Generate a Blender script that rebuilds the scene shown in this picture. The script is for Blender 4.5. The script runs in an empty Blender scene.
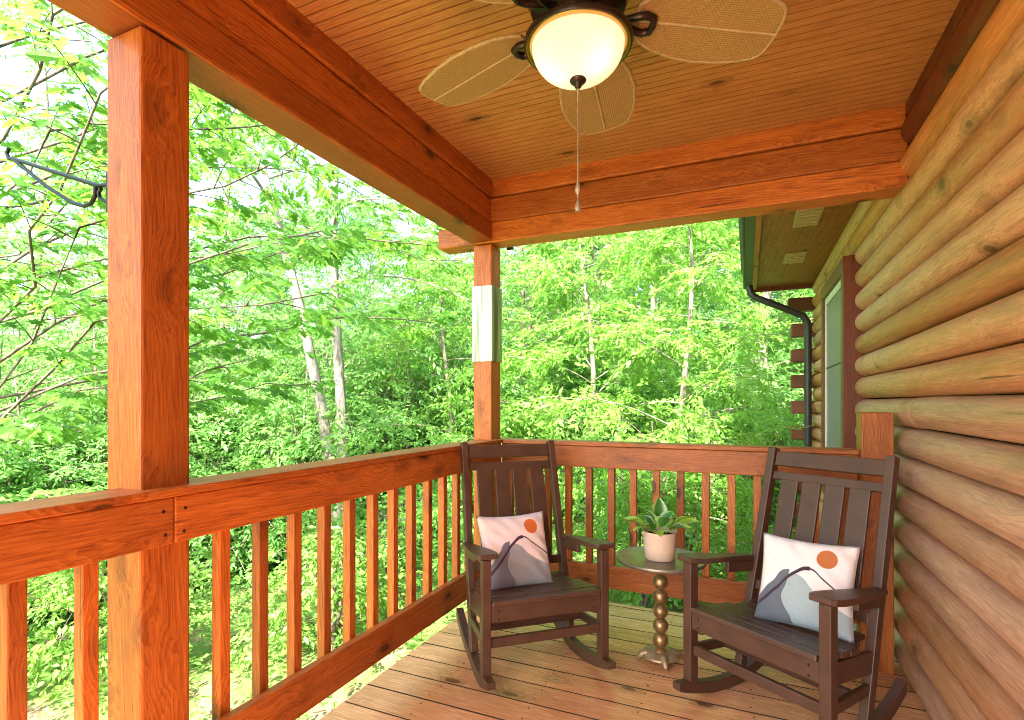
import bpy, bmesh, math, random
import numpy as np
from mathutils import Vector, Matrix, Euler
R_ = math.radians
random.seed(7)
rng = np.random.default_rng(11)
SC = bpy.context.scene
COL = SC.collection
H = 1.31                                     # eye height of the photographer

# ------------------------------------------------------------------ helpers
def setp(o, label=None, cat=None, group=None, kind=None):
    for k, v in (('label', label), ('category', cat), ('group', group), ('kind', kind)):
        if v: o[k] = v
    return o

def empty(name, loc=(0, 0, 0), rz=0.0, label=None, cat=None, group=None):
    o = bpy.data.objects.new(name, None); COL.objects.link(o)
    o.empty_display_size = .1
    o.location = loc; o.rotation_euler = (0, 0, rz)
    return setp(o, label, cat, group)

def obj(name, bm, mat, parent=None, smooth=None, world=False):
    """link a bmesh as one object; world=True: vertices are in world space although the parent sits elsewhere"""
    me = bpy.data.meshes.new(name)
    bmesh.ops.recalc_face_normals(bm, faces=bm.faces)
    bm.to_mesh(me); bm.free()
    if smooth is not None:
        for p in me.polygons: p.use_smooth = True
        if smooth < 180:
            me.set_sharp_from_angle(angle=R_(smooth))
    for m in (mat if isinstance(mat, (list, tuple)) else [mat]): me.materials.append(m)
    o = bpy.data.objects.new(name, me); COL.objects.link(o)
    if parent is not None:
        o.parent = parent
        if world:
            top = parent
            M = Matrix.Identity(4)
            while top is not None:
                M = Matrix.LocRotScale(top.location, top.rotation_euler, None) @ M if top.parent is None else M
                top = top.parent
            if parent.parent is None:
                o.matrix_parent_inverse = M.inverted()
    return o

def box(bm, x0, x1, y0, y1, z0, z1, bev=.004, seg=2, M=None):
    t = bmesh.new()
    bmesh.ops.create_cube(t, size=1)
    sx, sy, sz = x1 - x0, y1 - y0, z1 - z0
    for v in t.verts:
        v.co = Vector(((x0 + x1) / 2 + v.co.x * sx, (y0 + y1) / 2 + v.co.y * sy, (z0 + z1) / 2 + v.co.z * sz))
    if bev > 0:
        bmesh.ops.bevel(t, geom=list(t.edges), offset=min(bev, .45 * min(abs(sx), abs(sy), abs(sz))), segments=seg, profile=.5, affect='EDGES')
    if M is not None: t.transform(M)
    merge(bm, t)

def merge(bm, t):
    me = bpy.data.meshes.new('tmp'); t.to_mesh(me); t.free()
    bm.from_mesh(me); bpy.data.meshes.remove(me)

def bar(bm, a, b, w, h, up=(0, 0, 1), bev=.004):
    """box of section w x h from point a to point b"""
    a, b = Vector(a), Vector(b); d = b - a; L = d.length; d.normalize()
    up = Vector(up); s = d.cross(up)
    if s.length < 1e-4: s = d.cross(Vector((0, 1, 0)))
    s.normalize(); u = s.cross(d)
    M = Matrix(((s.x, d.x, u.x, a.x), (s.y, d.y, u.y, a.y), (s.z, d.z, u.z, a.z), (0, 0, 0, 1)))
    box(bm, -w / 2, w / 2, 0, L, -h / 2, h / 2, bev, M=M)

def tube(bm, pts, rad, seg=10, caps=True):
    pts = [Vector(p) for p in pts]
    if not hasattr(rad, '__len__'): rad = [rad] * len(pts)
    rings = []; ref = None
    for i, p in enumerate(pts):
        d = (pts[min(i + 1, len(pts) - 1)] - pts[max(i - 1, 0)]).normalized()
        if ref is None:
            ref = Vector((0, 0, 1)) if abs(d.z) < .9 else Vector((1, 0, 0))
        s = d.cross(ref).normalized(); u = s.cross(d).normalized(); ref = u
        rings.append([bm.verts.new(p + (s * math.cos(2 * math.pi * k / seg) + u * math.sin(2 * math.pi * k / seg)) * rad[i]) for k in range(seg)])
    for a, b in zip(rings, rings[1:]):
        for k in range(seg):
            bm.faces.new((a[k], a[(k + 1) % seg], b[(k + 1) % seg], b[k]))
    if caps:
        bm.faces.new(rings[0][::-1]); bm.faces.new(rings[-1])

def lathe(bm, prof, seg=40, c=(0, 0)):
    rings = []
    for r, z in prof:
        if r < 1e-5: rings.append([bm.verts.new((c[0], c[1], z))])
        else: rings.append([bm.verts.new((c[0] + r * math.cos(2 * math.pi * k / seg), c[1] + r * math.sin(2 * math.pi * k / seg), z)) for k in range(seg)])
    for a, b in zip(rings, rings[1:]):
        for k in range(seg):
            q = (k + 1) % seg
            if len(a) == 1 and len(b) == 1: continue
            if len(a) == 1: bm.faces.new((a[0], b[q], b[k]))
            elif len(b) == 1: bm.faces.new((a[k], a[q], b[0]))
            else: bm.faces.new((a[k], a[q], b[q], b[k]))

def prism(bm, outline, z0, z1, bev=.003, M=None):
    t = bmesh.new()
    lo = [t.verts.new((x, y, z0)) for x, y in outline]; hi = [t.verts.new((x, y, z1)) for x, y in outline]
    n = len(outline)
    t.faces.new(lo[::-1]); t.faces.new(hi)
    for k in range(n): t.faces.new((lo[k], lo[(k + 1) % n], hi[(k + 1) % n], hi[k]))
    if bev:
        es = [e for e in t.edges if abs(e.verts[0].co.z - e.verts[1].co.z) < 1e-6]
        bmesh.ops.bevel(t, geom=es, offset=bev, segments=2, profile=.5, affect='EDGES')
    if M is not None: t.transform(M)
    merge(bm, t)

# ------------------------------------------------------------------ materials
class NT:
    def __init__(s, name):
        s.m = bpy.data.materials.new(name); s.m.use_nodes = True
        s.t = s.m.node_tree; s.t.nodes.clear()
        s.out = s.n('ShaderNodeOutputMaterial')
    def n(s, kind, **kw):
        nd = s.t.nodes.new(kind)
        for k, v in kw.items(): setattr(nd, k, v)
        return nd
    def l(s, a, b): s.t.links.new(a, b)
    def val(s, sock, v):
        if hasattr(v, 'is_output') or isinstance(v, bpy.types.NodeSocket): s.l(v, sock)
        else: sock.default_value = v
    def math(s, op, a, b=None, c=None, clamp=False):
        nd = s.n('ShaderNodeMath', operation=op); nd.use_clamp = clamp
        s.val(nd.inputs[0], a)
        if b is not None: s.val(nd.inputs[1], b)
        if c is not None: s.val(nd.inputs[2], c)
        return nd.outputs[0]
    def vmath(s, op, a, b):
        nd = s.n('ShaderNodeVectorMath', operation=op); s.val(nd.inputs[0], a); s.val(nd.inputs[1], b)
        return nd.outputs[0]
    def mix(s, f, a, b, blend='MIX'):
        nd = s.n('ShaderNodeMix', data_type='RGBA', blend_type=blend)
        s.val(nd.inputs['Factor'], f)
        s.val(nd.inputs[6], a if not isinstance(a, tuple) else (*a[:3], 1)); s.val(nd.inputs[7], b if not isinstance(b, tuple) else (*b[:3], 1))
        return nd.outputs[2]
    def ramp(s, f, stops, interp='LINEAR'):
        nd = s.n('ShaderNodeValToRGB'); e = nd.color_ramp; e.interpolation = interp
        while len(e.elements) < len(stops): e.elements.new(.5)
        for k, (p, c) in zip(e.elements, stops):
            k.position = p; k.color = (c, c, c, 1) if not isinstance(c, tuple) else (*c, 1)
        s.l(f, nd.inputs[0]); return nd.outputs[0]
    def noise(s, vec, scale=5, detail=4, rough=.55, dist=0):
        nd = s.n('ShaderNodeTexNoise'); s.l(vec, nd.inputs['Vector'])
        nd.inputs['Scale'].default_value = scale; nd.inputs['Detail'].default_value = detail
        nd.inputs['Roughness'].default_value = rough; nd.inputs['Distortion'].default_value = dist
        return nd.outputs[0]
    def bsdf(s, col, rough=.5, spec=.5, metal=0, bump=None, bstr=.2, bdist=.002, **kw):
        p = s.n('ShaderNodeBsdfPrincipled')
        s.val(p.inputs['Base Color'], (*col, 1) if isinstance(col, tuple) else col)
        s.val(p.inputs['Roughness'], rough); s.val(p.inputs['Specular IOR Level'], spec); s.val(p.inputs['Metallic'], metal)
        for k, v in kw.items(): s.val(p.inputs[k.replace('_', ' ')], v)
        if bump is not None:
            b = s.n('ShaderNodeBump'); b.inputs['Strength'].default_value = bstr; b.inputs['Distance'].default_value = bdist
            s.l(bump, b.inputs['Height']); s.l(b.outputs[0], p.inputs['Normal'])
        return p
    def done(s, sh):
        s.l(sh.outputs[0] if hasattr(sh, 'outputs') else sh, s.out.inputs[0]); return s.m

def wood(name, axis, light, mid, dark, rough=.42, knots=.75, grain=1.0, island=False, vary=.25, blotch=None, spec=.4, bstr=.16, ring=46):
    """stained wood whose grain runs along one axis; every board gets its own cut of the grain"""
    s = NT(name)
    tc = s.n('ShaderNodeTexCoord').outputs['Object']
    if island: rnd = s.n('ShaderNodeNewGeometry').outputs['Random Per Island']
    else: rnd = s.n('ShaderNodeObjectInfo').outputs['Random']
    off = s.n('ShaderNodeCombineXYZ')
    for i, k in enumerate((37.0, 71.0, 53.0)): s.l(s.math('MULTIPLY', rnd, k), off.inputs[i])
    p = s.vmath('ADD', tc, off.outputs[0])
    sc = [1.0, 1.0, 1.0]; sc['xyz'.index(axis)] = .07
    st = s.vmath('MULTIPLY', p, tuple(sc))
    sk = [1.0, 1.0, 1.0]; sk['xyz'.index(axis)] = .45
    # knots: cells stretched along the board, only some of them hold a knot
    wob = s.n('ShaderNodeTexNoise'); s.l(p, wob.inputs['Vector']); wob.inputs['Scale'].default_value = 9
    kp = s.vmath('ADD', s.vmath('MULTIPLY', p, tuple(sk)), s.vmath('MULTIPLY', wob.outputs['Color'], (.03, .03, .03)))
    vo = s.n('ShaderNodeTexVoronoi'); s.l(kp, vo.inputs['Vector']); vo.inputs['Scale'].default_value = 7.5
    sep = s.n('ShaderNodeSeparateColor'); s.l(vo.outputs['Color'], sep.inputs[0])
    gate = s.math('GREATER_THAN', sep.outputs[0], 1 - knots)
    kn = s.math('MULTIPLY', s.ramp(vo.outputs['Distance'], [(0, 1.0), (.10, .95), (.145, .3), (.20, .38), (.30, 0.0)]), gate)
    # grain bends round the knots
    bend = s.math('MULTIPLY', s.math('MULTIPLY', s.ramp(vo.outputs['Distance'], [(0, 1.0), (.55, 0.0)]), gate), .06)
    bv = s.n('ShaderNodeCombineXYZ')
    for i in range(3):
        if i != 'xyz'.index(axis): s.l(s.math('MULTIPLY', bend, .6), bv.inputs[i])
    g = s.vmath('ADD', st, bv.outputs[0])
    n1 = s.noise(g, 110 * grain, 6, .72, .05)
    w = s.n('ShaderNodeTexWave', wave_type='BANDS', bands_direction='DIAGONAL', wave_profile='SAW')
    s.l(g, w.inputs['Vector']); w.inputs['Scale'].default_value = ring; w.inputs['Distortion'].default_value = 9; w.inputs['Detail'].default_value = 2
    w.inputs['Detail Scale'].default_value = .35; w.inputs['Detail Roughness'].default_value = .65
    n2 = s.noise(g, 26 * grain, 4, .6, .1)
    n0 = s.noise(s.vmath('MULTIPLY', g, tuple(.5 if a_ == axis else 1.0 for a_ in 'xyz')), 330 * grain, 4, .7)
    f = s.math('ADD', s.math('MULTIPLY', n1, .32), s.math('ADD', .02, s.math('MULTIPLY', w.outputs[1], .085)))
    f = s.math('ADD', s.math('ADD', f, s.math('MULTIPLY', n2, .20)), s.math('MULTIPLY', n0, .42))
    c = s.ramp(f, [(.38, dark), (.51, mid), (.64, light)])
    big = s.noise(p, 2.3, 3, .6)
    if blotch: c = s.mix(s.math('MULTIPLY', s.ramp(s.noise(s.vmath('MULTIPLY', p, tuple(sk)), 4.5, 5, .65, .5), [(.5, 0.0), (.68, 1.0)]), blotch[1]), c, blotch[0])
    br = s.math('ADD', s.math('MULTIPLY', s.math('SUBTRACT', rnd, .5), vary * 2), s.math('ADD', 1.0, s.math('MULTIPLY', s.math('SUBTRACT', big, .5), .5)))
    hsv = s.n('ShaderNodeHueSaturation'); s.l(c, hsv.inputs['Color']); s.l(br, hsv.inputs['Value'])
    chk = s.ramp(s.noise(s.vmath('MULTIPLY', st, tuple(.45 if a_ == axis else 1.0 for a_ in 'xyz')), 60, 2, .5, .15), [(.235, 1.0), (.285, 0.0)])
    c = s.mix(s.math('MULTIPLY', chk, .7), hsv.outputs[0], tuple(v * .3 for v in dark))
    c = s.mix(s.math('MULTIPLY', kn, .88), c, tuple(v * .22 for v in dark))
    rg = s.math('ADD', rough - .08, s.math('MULTIPLY', n1, .18))
    return s.done(s.bsdf(c, rg, spec, 0, f, bstr, .0025))

red_l, red_m, red_d = (.60, .188, .031), (.41, .102, .015), (.15, .029, .006)
MW = {a: wood('stained_cedar_' + a, a, red_l, red_m, red_d) for a in 'xyz'}
M_under = wood('stained_cedar_old', 'y', (.42, .105, .028), (.31, .07, .017), (.15, .032, .008))  # darker cedar for the underside of the left header beam
M_ceil = wood('ceiling_fir', 'x', (.60, .29, .10), (.46, .20, .062), (.27, .10, .028), rough=.4, knots=.3, vary=0, ring=40)
M_groove = wood('groove_shade', 'x', (.42, .185, .058), (.32, .13, .038), (.18, .065, .018), rough=.5, knots=.1, vary=0)
M_soff = wood('soffit_fir', 'y', (.42, .17, .045), (.30, .105, .024), (.13, .04, .009), rough=.5, knots=.15, vary=0, ring=12)
def log_mat():
    """honey coloured round logs: fine streaks, long drying checks, ringed knots, grey weathering"""
    s = NT('log_siding'); tc = s.n('ShaderNodeTexCoord').outputs['Object']; rnd = s.n('ShaderNodeObjectInfo').outputs['Random']
    off = s.n('ShaderNodeCombineXYZ')
    for i, k in enumerate((37.0, 71.0, 53.0)): s.l(s.math('MULTIPLY', rnd, k), off.inputs[i])
    p = s.vmath('ADD', tc, off.outputs[0])
    wob = s.n('ShaderNodeTexNoise'); s.l(p, wob.inputs['Vector']); wob.inputs['Scale'].default_value = 7; wob.inputs['Detail'].default_value = 3
    kp = s.vmath('ADD', s.vmath('MULTIPLY', p, (1, .6, 1)), s.vmath('MULTIPLY', wob.outputs['Color'], (.035, .035, .035)))
    vo = s.n('ShaderNodeTexVoronoi'); s.l(kp, vo.inputs['Vector']); vo.inputs['Scale'].default_value = 5.2
    sep = s.n('ShaderNodeSeparateColor'); s.l(vo.outputs['Color'], sep.inputs[0])
    gate = s.math('GREATER_THAN', sep.outputs[0], .42)
    dist = vo.outputs['Distance']
    kn = s.math('MULTIPLY', s.ramp(dist, [(0, 1.0), (.09, .95), (.13, .3), (.18, .4), (.27, 0.0)]), gate)
    bend = s.n('ShaderNodeCombineXYZ'); bb = s.math('MULTIPLY', s.math('MULTIPLY', s.ramp(dist, [(0, 1.0), (.5, 0.0)]), gate), .035)
    s.l(bb, bend.inputs[0]); s.l(bb, bend.inputs[2])
    g = s.vmath('ADD', s.vmath('MULTIPLY', p, (1, .045, 1)), bend.outputs[0])
    n1 = s.noise(g, 150, 6, .72, .05); n2 = s.noise(g, 36, 5, .65, .1); n3 = s.noise(s.vmath('MULTIPLY', p, (1, .14, 1)), 7, 6, .7, .15)
    n0 = s.noise(s.vmath('MULTIPLY', g, (1, .6, 1)), 380, 3, .65)
    f = s.math('ADD', s.math('ADD', s.math('MULTIPLY', n1, .38), s.math('MULTIPLY', n2, .30)), s.math('MULTIPLY', n0, .36))
    c = s.ramp(f, [(.37, (.30, .105, .04)), (.50, (.58, .25, .13)), (.63, (.76, .395, .24))])
    c = s.mix(s.math('MULTIPLY', s.ramp(n3, [(.5, 0.0), (.66, 1.0)]), .55), c, (.33, .17, .09))
    c = s.mix(s.math('MULTIPLY', s.ramp(s.noise(s.vmath('MULTIPLY', p, (1, .3, 1)), 3.1, 4, .6), [(.52, 0.0), (.68, 1.0)]), .6), c, (.58, .24, .09))
    chk = s.ramp(s.noise(s.vmath('MULTIPLY', p, (1, .03, 1)), 48, 2, .5, .2), [(.24, 1.0), (.30, 0.0)])
    c = s.mix(s.math('MULTIPLY', chk, .75), c, (.10, .05, .02))
    tone = s.n('ShaderNodeHueSaturation'); s.l(c, tone.inputs['Color'])
    r2 = s.math('FRACT', s.math('MULTIPLY', rnd, 17.3))
    s.l(s.math('ADD', .80, s.math('MULTIPLY', r2, .36)), tone.inputs['Value']); s.l(s.math('ADD', .85, s.math('MULTIPLY', rnd, .35)), tone.inputs['Saturation'])
    c = s.mix(s.math('MULTIPLY', kn, .85), tone.outputs[0], (.10, .045, .018))
    h = s.math('SUBTRACT', f, s.math('MULTIPLY', chk, 1.2))
    return s.done(s.bsdf(c, s.math('ADD', .36, s.math('MULTIPLY', n2, .2)), .4, 0, h, .35, .003))
M_log = log_mat()
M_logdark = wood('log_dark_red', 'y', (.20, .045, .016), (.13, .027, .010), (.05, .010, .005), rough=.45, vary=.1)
M_trim = wood('trim_dark_red', 'z', (.22, .05, .018), (.16, .034, .012), (.07, .014, .006), rough=.45, vary=.1, knots=.1)
M_logend = wood('log_end_stain', 'x', (.24, .075, .028), (.17, .05, .019), (.08, .022, .009), vary=.1, knots=.1)
M_deck = wood('deck_boards', 'x', (.80, .42, .205), (.66, .31, .135), (.44, .175, .065), rough=.25, knots=.3, island=True, vary=.12, blotch=((.44, .21, .10), .4), bstr=.2, spec=.5)

def plain(name, col, rough=.5, spec=.5, metal=0, nscale=0, namt=.15, bstr=.15, **kw):
    s = NT(name); tc = s.n('ShaderNodeTexCoord').outputs['Object']
    if nscale:
        n = s.noise(tc, nscale, 5, .6)
        c = s.mix(s.ramp(n, [(.3, 0.0), (.7, 1.0)]), tuple(v * (1 - namt) for v in col), tuple(min(1, v * (1 + namt)) for v in col))
        return s.done(s.bsdf(c, rough, spec, metal, n, bstr, .001, **kw))
    return s.done(s.bsdf(col, rough, spec, metal, **kw))

def chair_mat():
    s = NT('brown_poly_lumber'); tc = s.n('ShaderNodeTexCoord').outputs['Object']
    n = s.noise(tc, 260, 3, .7); b = s.noise(tc, 9, 4, .6)
    c = s.mix(s.ramp(b, [(.3, 0.0), (.7, 1.0)]), (.064, .027, .0145), (.095, .043, .0235))
    c = s.mix(s.ramp(n, [(.55, 0.0), (.75, .5)]), c, (.12, .065, .05))
    return s.done(s.bsdf(c, s.math('ADD', .34, s.math('MULTIPLY', b, .2)), .45, 0, n, .35, .001))
M_chair = chair_mat()
M_bronze = plain('dark_bronze', (.035, .022, .018), .32, .5, .6, 30, .3)
M_gold = plain('gold_trim', (.55, .36, .10), .22, .5, 1)
M_iron = plain('black_iron', (.012, .012, .013), .45, .5, .3, 60, .3)
M_gutter = plain('bronze_gutter', (.035, .034, .034), .35, .5, 0, 20, .2)
M_gutter_side = plain('green_fascia', (.065, .078, .055), .5, .5, 0, 8, .2)
M_screw = plain('screw_heads', (.08, .05, .03), .4, .5, .8)
M_vent = plain('soffit_vent_tan', (.50, .38, .20), .5, .4, 0, 40, .15)
M_white = plain('window_white', (.72, .66, .56), .4, .5, 0, 12, .08)
M_chain = plain('pull_chain_metal', (.42, .33, .22), .4, .5, .7)
M_pull = plain('pull_knob', (.36, .30, .24), .4, .5, .5)
M_pewter = plain('aged_bronze_top', (.27, .235, .17), .34, .5, .6, 18, .25, .05)
M_stem = plain('aged_brass_stem', (.36, .225, .095), .38, .5, .75, 45, .45, .1)
M_base = plain('worn_metal_base', (.40, .28, .15), .5, .5, .6, 30, .3)
M_pot = plain('blush_ceramic', (.68, .50, .37), .45, .5, 0, 25, .05, .03)
M_soil = plain('potting_soil', (.035, .022, .014), .9, .2, 0, 90, .5, .8)
M_edge = plain('board_edge_shade', (.06, .032, .018), .9, .1, 0, 40, .4)
M_seam = plain('dark_seam', (.02, .012, .008), .9, .1)

def sleeve_mat():
    s = NT('bright_metal_flashing'); tc = s.n('ShaderNodeTexCoord').outputs['Object']
    n = s.noise(s.vmath('MULTIPLY', tc, (1, 1, .06)), 12, 2, .45)
    return s.done(s.bsdf((.44, .39, .31), .36, .5, 1, n, .8, .05))
M_sleeve = sleeve_mat()

def glass_mat():
    s = NT('window_pane'); tc = s.n('ShaderNodeTexCoord').outputs['Object']
    n = s.noise(tc, 2.5, 2, .5)
    c = s.mix(n, (.20, .155, .16), (.26, .21, .21))
    return s.done(s.bsdf(c, .35, .15))
M_glass = glass_mat()

def lampglass_mat():
    s = NT('frosted_lamp_glass')
    p = s.bsdf((.95, .86, .68), .35, .4)
    t = s.n('ShaderNodeBsdfTranslucent'); t.inputs[0].default_value = (1.0, .88, .68, 1)
    e = s.n('ShaderNodeEmission'); e.inputs[0].default_value = (1.0, .82, .58, 1); e.inputs[1].default_value = LAMP_E
    mx = s.n('ShaderNodeMixShader'); mx.inputs[0].default_value = .55
    s.l(p.outputs[0], mx.inputs[1]); s.l(t.outputs[0], mx.inputs[2])
    ad = s.n('ShaderNodeAddShader'); s.l(mx.outputs[0], ad.inputs[0]); s.l(e.outputs[0], ad.inputs[1])
    return s.done(ad)
LAMP_E = .018
M_lamp = lampglass_mat()

def wicker_mat():
    s = NT('woven_wicker'); tc = s.n('ShaderNodeTexCoord').outputs['Object']
    r = s.n('ShaderNodeMapping'); s.l(tc, r.inputs[0]); r.inputs['Scale'].default_value = (1, 1, 0)
    b = s.n('ShaderNodeTexBrick'); s.l(r.outputs[0], b.inputs['Vector'])
    b.inputs['Scale'].default_value = 1; b.inputs['Mortar Size'].default_value = .0012; b.inputs['Mortar Smooth'].default_value = 1
    b.inputs['Brick Width'].default_value = .011; b.inputs['Row Height'].default_value = .0065
    n = s.noise(tc, 60, 3, .6)
    c = s.mix(s.math('MULTIPLY', b.outputs['Fac'], .7), s.mix(n, (.33, .20, .07), (.45, .29, .11)), (.15, .09, .035))
    return s.done(s.bsdf(c, .5, .4, 0, s.math('SUBTRACT', 1.0, b.outputs['Fac']), .6, .003))
M_wicker = wicker_mat()
M_piping = plain('wicker_piping', (.36, .27, .14), .5, .4, 0, 80, .2)

def print_mat(name, bg, lightm, darkm, line, sun):
    """cushion print: sun disc, dark ridge line, two mountains"""
    s = NT(name); tc = s.n('ShaderNodeTexCoord').outputs['Object']
    sx = s.n('ShaderNodeSeparateXYZ'); s.l(tc, sx.inputs[0])
    x = s.math('ADD', s.math('MULTIPLY', sx.outputs[0], 1 / .40), .5); z = s.math('ADD', s.math('MULTIPLY', sx.outputs[2], 1 / .40), .5)
    def curve(v, pts, smooth=True):
        nd = s.n('ShaderNodeFloatCurve'); c = nd.mapping.curves[0]
        while len(c.points) < len(pts): c.points.new(.5, .5)
        for q, (a, b) in zip(c.points, pts):
            q.location = (a, b); q.handle_type = 'AUTO' if smooth else 'VECTOR'
        nd.mapping.update(); s.l(v, nd.inputs['Value']); return nd.outputs[0]
    soft = lambda d: s.math('MULTIPLY_ADD', d, 120, .5, clamp=True)
    cl = curve(x, [(0, .14), (.24, .38), (.41, .575), (.57, .655), (.70, .57), (.84, .47), (1, .36)])
    cd = curve(x, [(0, .22), (.05, .28), (.2, .46), (.345, .61), (.5, .5), (1, .1)])
    ch = curve(x, [(0, .3), (.30, .5), (.41, .575), (.5, .55), (.62, .43), (.8, .32), (.95, .25), (1, .22)])
    xb = curve(z, [(0, .43), (.12, .40), (.22, .34), (.32, .31), (.45, .35), (.6, .37), (1, .4)])
    right = soft(s.math('SUBTRACT', x, xb))
    m_l = s.math('MULTIPLY', soft(s.math('SUBTRACT', ch, z)), right)
    m_d = s.math('MULTIPLY', soft(s.math('SUBTRACT', cd, z)), s.math('SUBTRACT', 1.0, right))
    wd = s.math('ADD', .010, s.math('MULTIPLY', s.math('LESS_THAN', x, .57), .012))
    m_line = soft(s.math('SUBTRACT', wd, s.math('ABSOLUTE', s.math('SUBTRACT', z, cl))))
    dx = s.math('SUBTRACT', x, .72); dz = s.math('SUBTRACT', z, .79)
    rr = s.math('SQRT', s.math('ADD', s.math('MULTIPLY', dx, dx), s.math('MULTIPLY', dz, dz)))
    m_s = soft(s.math('SUBTRACT', .100, rr))
    n = s.noise(tc, 14, 4, .6)
    c = s.mix(s.math('MULTIPLY', n, .12), bg, (.55, .45, .42))
    c = s.mix(m_d, c, s.mix(n, darkm, tuple(v * .75 for v in darkm)))
    c = s.mix(m_l, c, s.mix(n, lightm, tuple(v * .8 for v in lightm)))
    c = s.mix(m_line, c, line); c = s.mix(m_s, c, sun)
    fine = s.noise(tc, 500, 2, .5)
    return s.done(s.bsdf(c, .85, .2, 0, fine, .2, .0008, Sheen_Weight=.2))
M_print = print_mat('mountain_print_cool', (.84, .76, .73), (.40, .47, .48), (.15, .165, .19), (.055, .03, .05), (.50, .15, .045))
M_print2 = print_mat('mountain_print_warm', (.86, .70, .64), (.38, .37, .38), (.20, .185, .22), (.07, .03, .05), (.66, .14, .025))

def leaf_mat(name, a, b, tr, mixf=.5, rough=.42):
    s = NT(name)
    at = s.n('ShaderNodeAttribute', attribute_name='tint').outputs['Fac']
    c = s.mix(at, a, b)
    ct = s.mix(at, tuple(v * .75 for v in tr), tr)
    p = s.bsdf(c, rough, .35)
    t = s.n('ShaderNodeBsdfTranslucent'); s.l(ct, t.inputs[0])
    mx = s.n('ShaderNodeMixShader'); mx.inputs[0].default_value = mixf
    s.l(p.outputs[0], mx.inputs[1]); s.l(t.outputs[0], mx.inputs[2])
    return s.done(mx)
M_leaf_oak = leaf_mat('oak_leaves', (.05, .16, .025), (.12, .29, .04), (.25, .49, .06), .5)
M_leaf_mid = leaf_mat('beech_leaves', (.08, .24, .045), (.17, .38, .065), (.35, .60, .12), .5)
M_leaf_yel = leaf_mat('maple_leaves', (.10, .28, .04), (.22, .43, .07), (.42, .64, .12), .5)
M_leaf_far = leaf_mat('far_leaves', (.09, .25, .06), (.20, .41, .10), (.38, .62, .17), .5)
M_leaf_low = leaf_mat('ground_leaves', (.09, .22, .045), (.20, .37, .07), (.37, .56, .11), .45)
def bark_mat(name, a, b):
    s = NT(name); tc = s.n('ShaderNodeTexCoord').outputs['Object']
    n = s.noise(s.vmath('MULTIPLY', tc, (1, 1, .25)), 22, 6, .65)
    big = s.noise(tc, 3, 3, .6)
    c = s.mix(s.ramp(n, [(.35, 0.0), (.65, 1.0)]), a, b)
    c = s.mix(s.ramp(big, [(.55, 0.0), (.7, .6)]), c, (.22, .25, .16))
    return s.done(s.bsdf(c, .9, .2, 0, n, .8, .02))
M_bark = bark_mat('grey_bark', (.13, .10, .08), (.32, .27, .21))
M_bark_pale = bark_mat('pale_bark', (.26, .22, .18), (.52, .47, .40))
M_bark_grey = bark_mat('mottled_bark', (.12, .10, .085), (.36, .32, .27))
M_twig = bark_mat('twig_bark', (.07, .052, .042), (.19, .145, .11))
def ground_mat():
    s = NT('forest_floor'); tc = s.n('ShaderNodeTexCoord').outputs['Object']
    n = s.noise(tc, 1.2, 6, .65); f = s.noise(tc, 38, 4, .7)
    c = s.mix(s.ramp(f, [(.3, 0.0), (.7, 1.0)]), (.14, .09, .06), (.32, .23, .15))
    c = s.mix(s.ramp(n, [(.36, 0.0), (.52, .85)]), c, (.13, .24, .05))
    return s.done(s.bsdf(c, .95, .1, 0, f, .8, .03))
M_ground = ground_mat()
def leafplant_mat():
    s = NT('variegated_leaf'); tc = s.n('ShaderNodeTexCoord').outputs['UV']
    sx = s.n('ShaderNodeSeparateXYZ'); s.l(tc, sx.inputs[0])
    r = s.n('ShaderNodeObjectInfo').outputs['Random']
    v = s.math('ABSOLUTE', s.math('SUBTRACT', sx.outputs[0], .5))
    n = s.noise(tc, 9, 3, .6)
    f = s.ramp(s.math('ADD', v, s.math('MULTIPLY', s.math('SUBTRACT', n, .5), .25)), [(.26, 0.0), (.36, 1.0)])
    c = s.mix(f, (.05, .20, .03), (.36, .52, .17))
    p = s.bsdf(c, .28, .5)
    return s.done(p)
M_plant_dark = leafplant_mat()
M_plant_lime = plain('lime_leaf', (.30, .48, .05), .4, .5, 0, 20, .25, .1)
M_birdhouse = plain('blue_grey_paint', (.24, .33, .38), .6, .3, 0, 15, .2)
M_birdroof = plain('grey_shingle', (.16, .17, .18), .8, .2, 0, 15, .2)
M_roof = plain('brown_shingles', (.07, .055, .045), .9, .2, 0, 25, .3, .5)

# ------------------------------------------------------------------ ground
def gz(x, y):
    r = math.hypot(x, y)
    l = max(0, min(-x - 2, 9))
    u = max(0, r - 11) * (1 if y > -3 else .4)
    return -1.12 - .11 * l + .24 * u - .0012 * u * u + .08 * math.sin(x * .7) * math.cos(y * .6) + .22 * math.sin(x * .13 + 1) * math.sin(y * .17)
bm = bmesh.new()
xs = [-400, -200, -120, -80] + list(np.linspace(-60, 40, 71)) + [60, 120, 300]
ys = [-300, -150, -80, -40] + list(np.linspace(-20, 60, 61)) + [90, 150, 350]
g = [[bm.verts.new((x, y, gz(max(-60, min(40, x)), max(-20, min(60, y))))) for x in xs] for y in ys]
for j in range(len(ys) - 1):
    for i in range(len(xs) - 1): bm.faces.new((g[j][i], g[j][i + 1], g[j + 1][i + 1], g[j + 1][i]))
setp(obj('ground', bm, M_ground, smooth=180), kind='structure')

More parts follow.
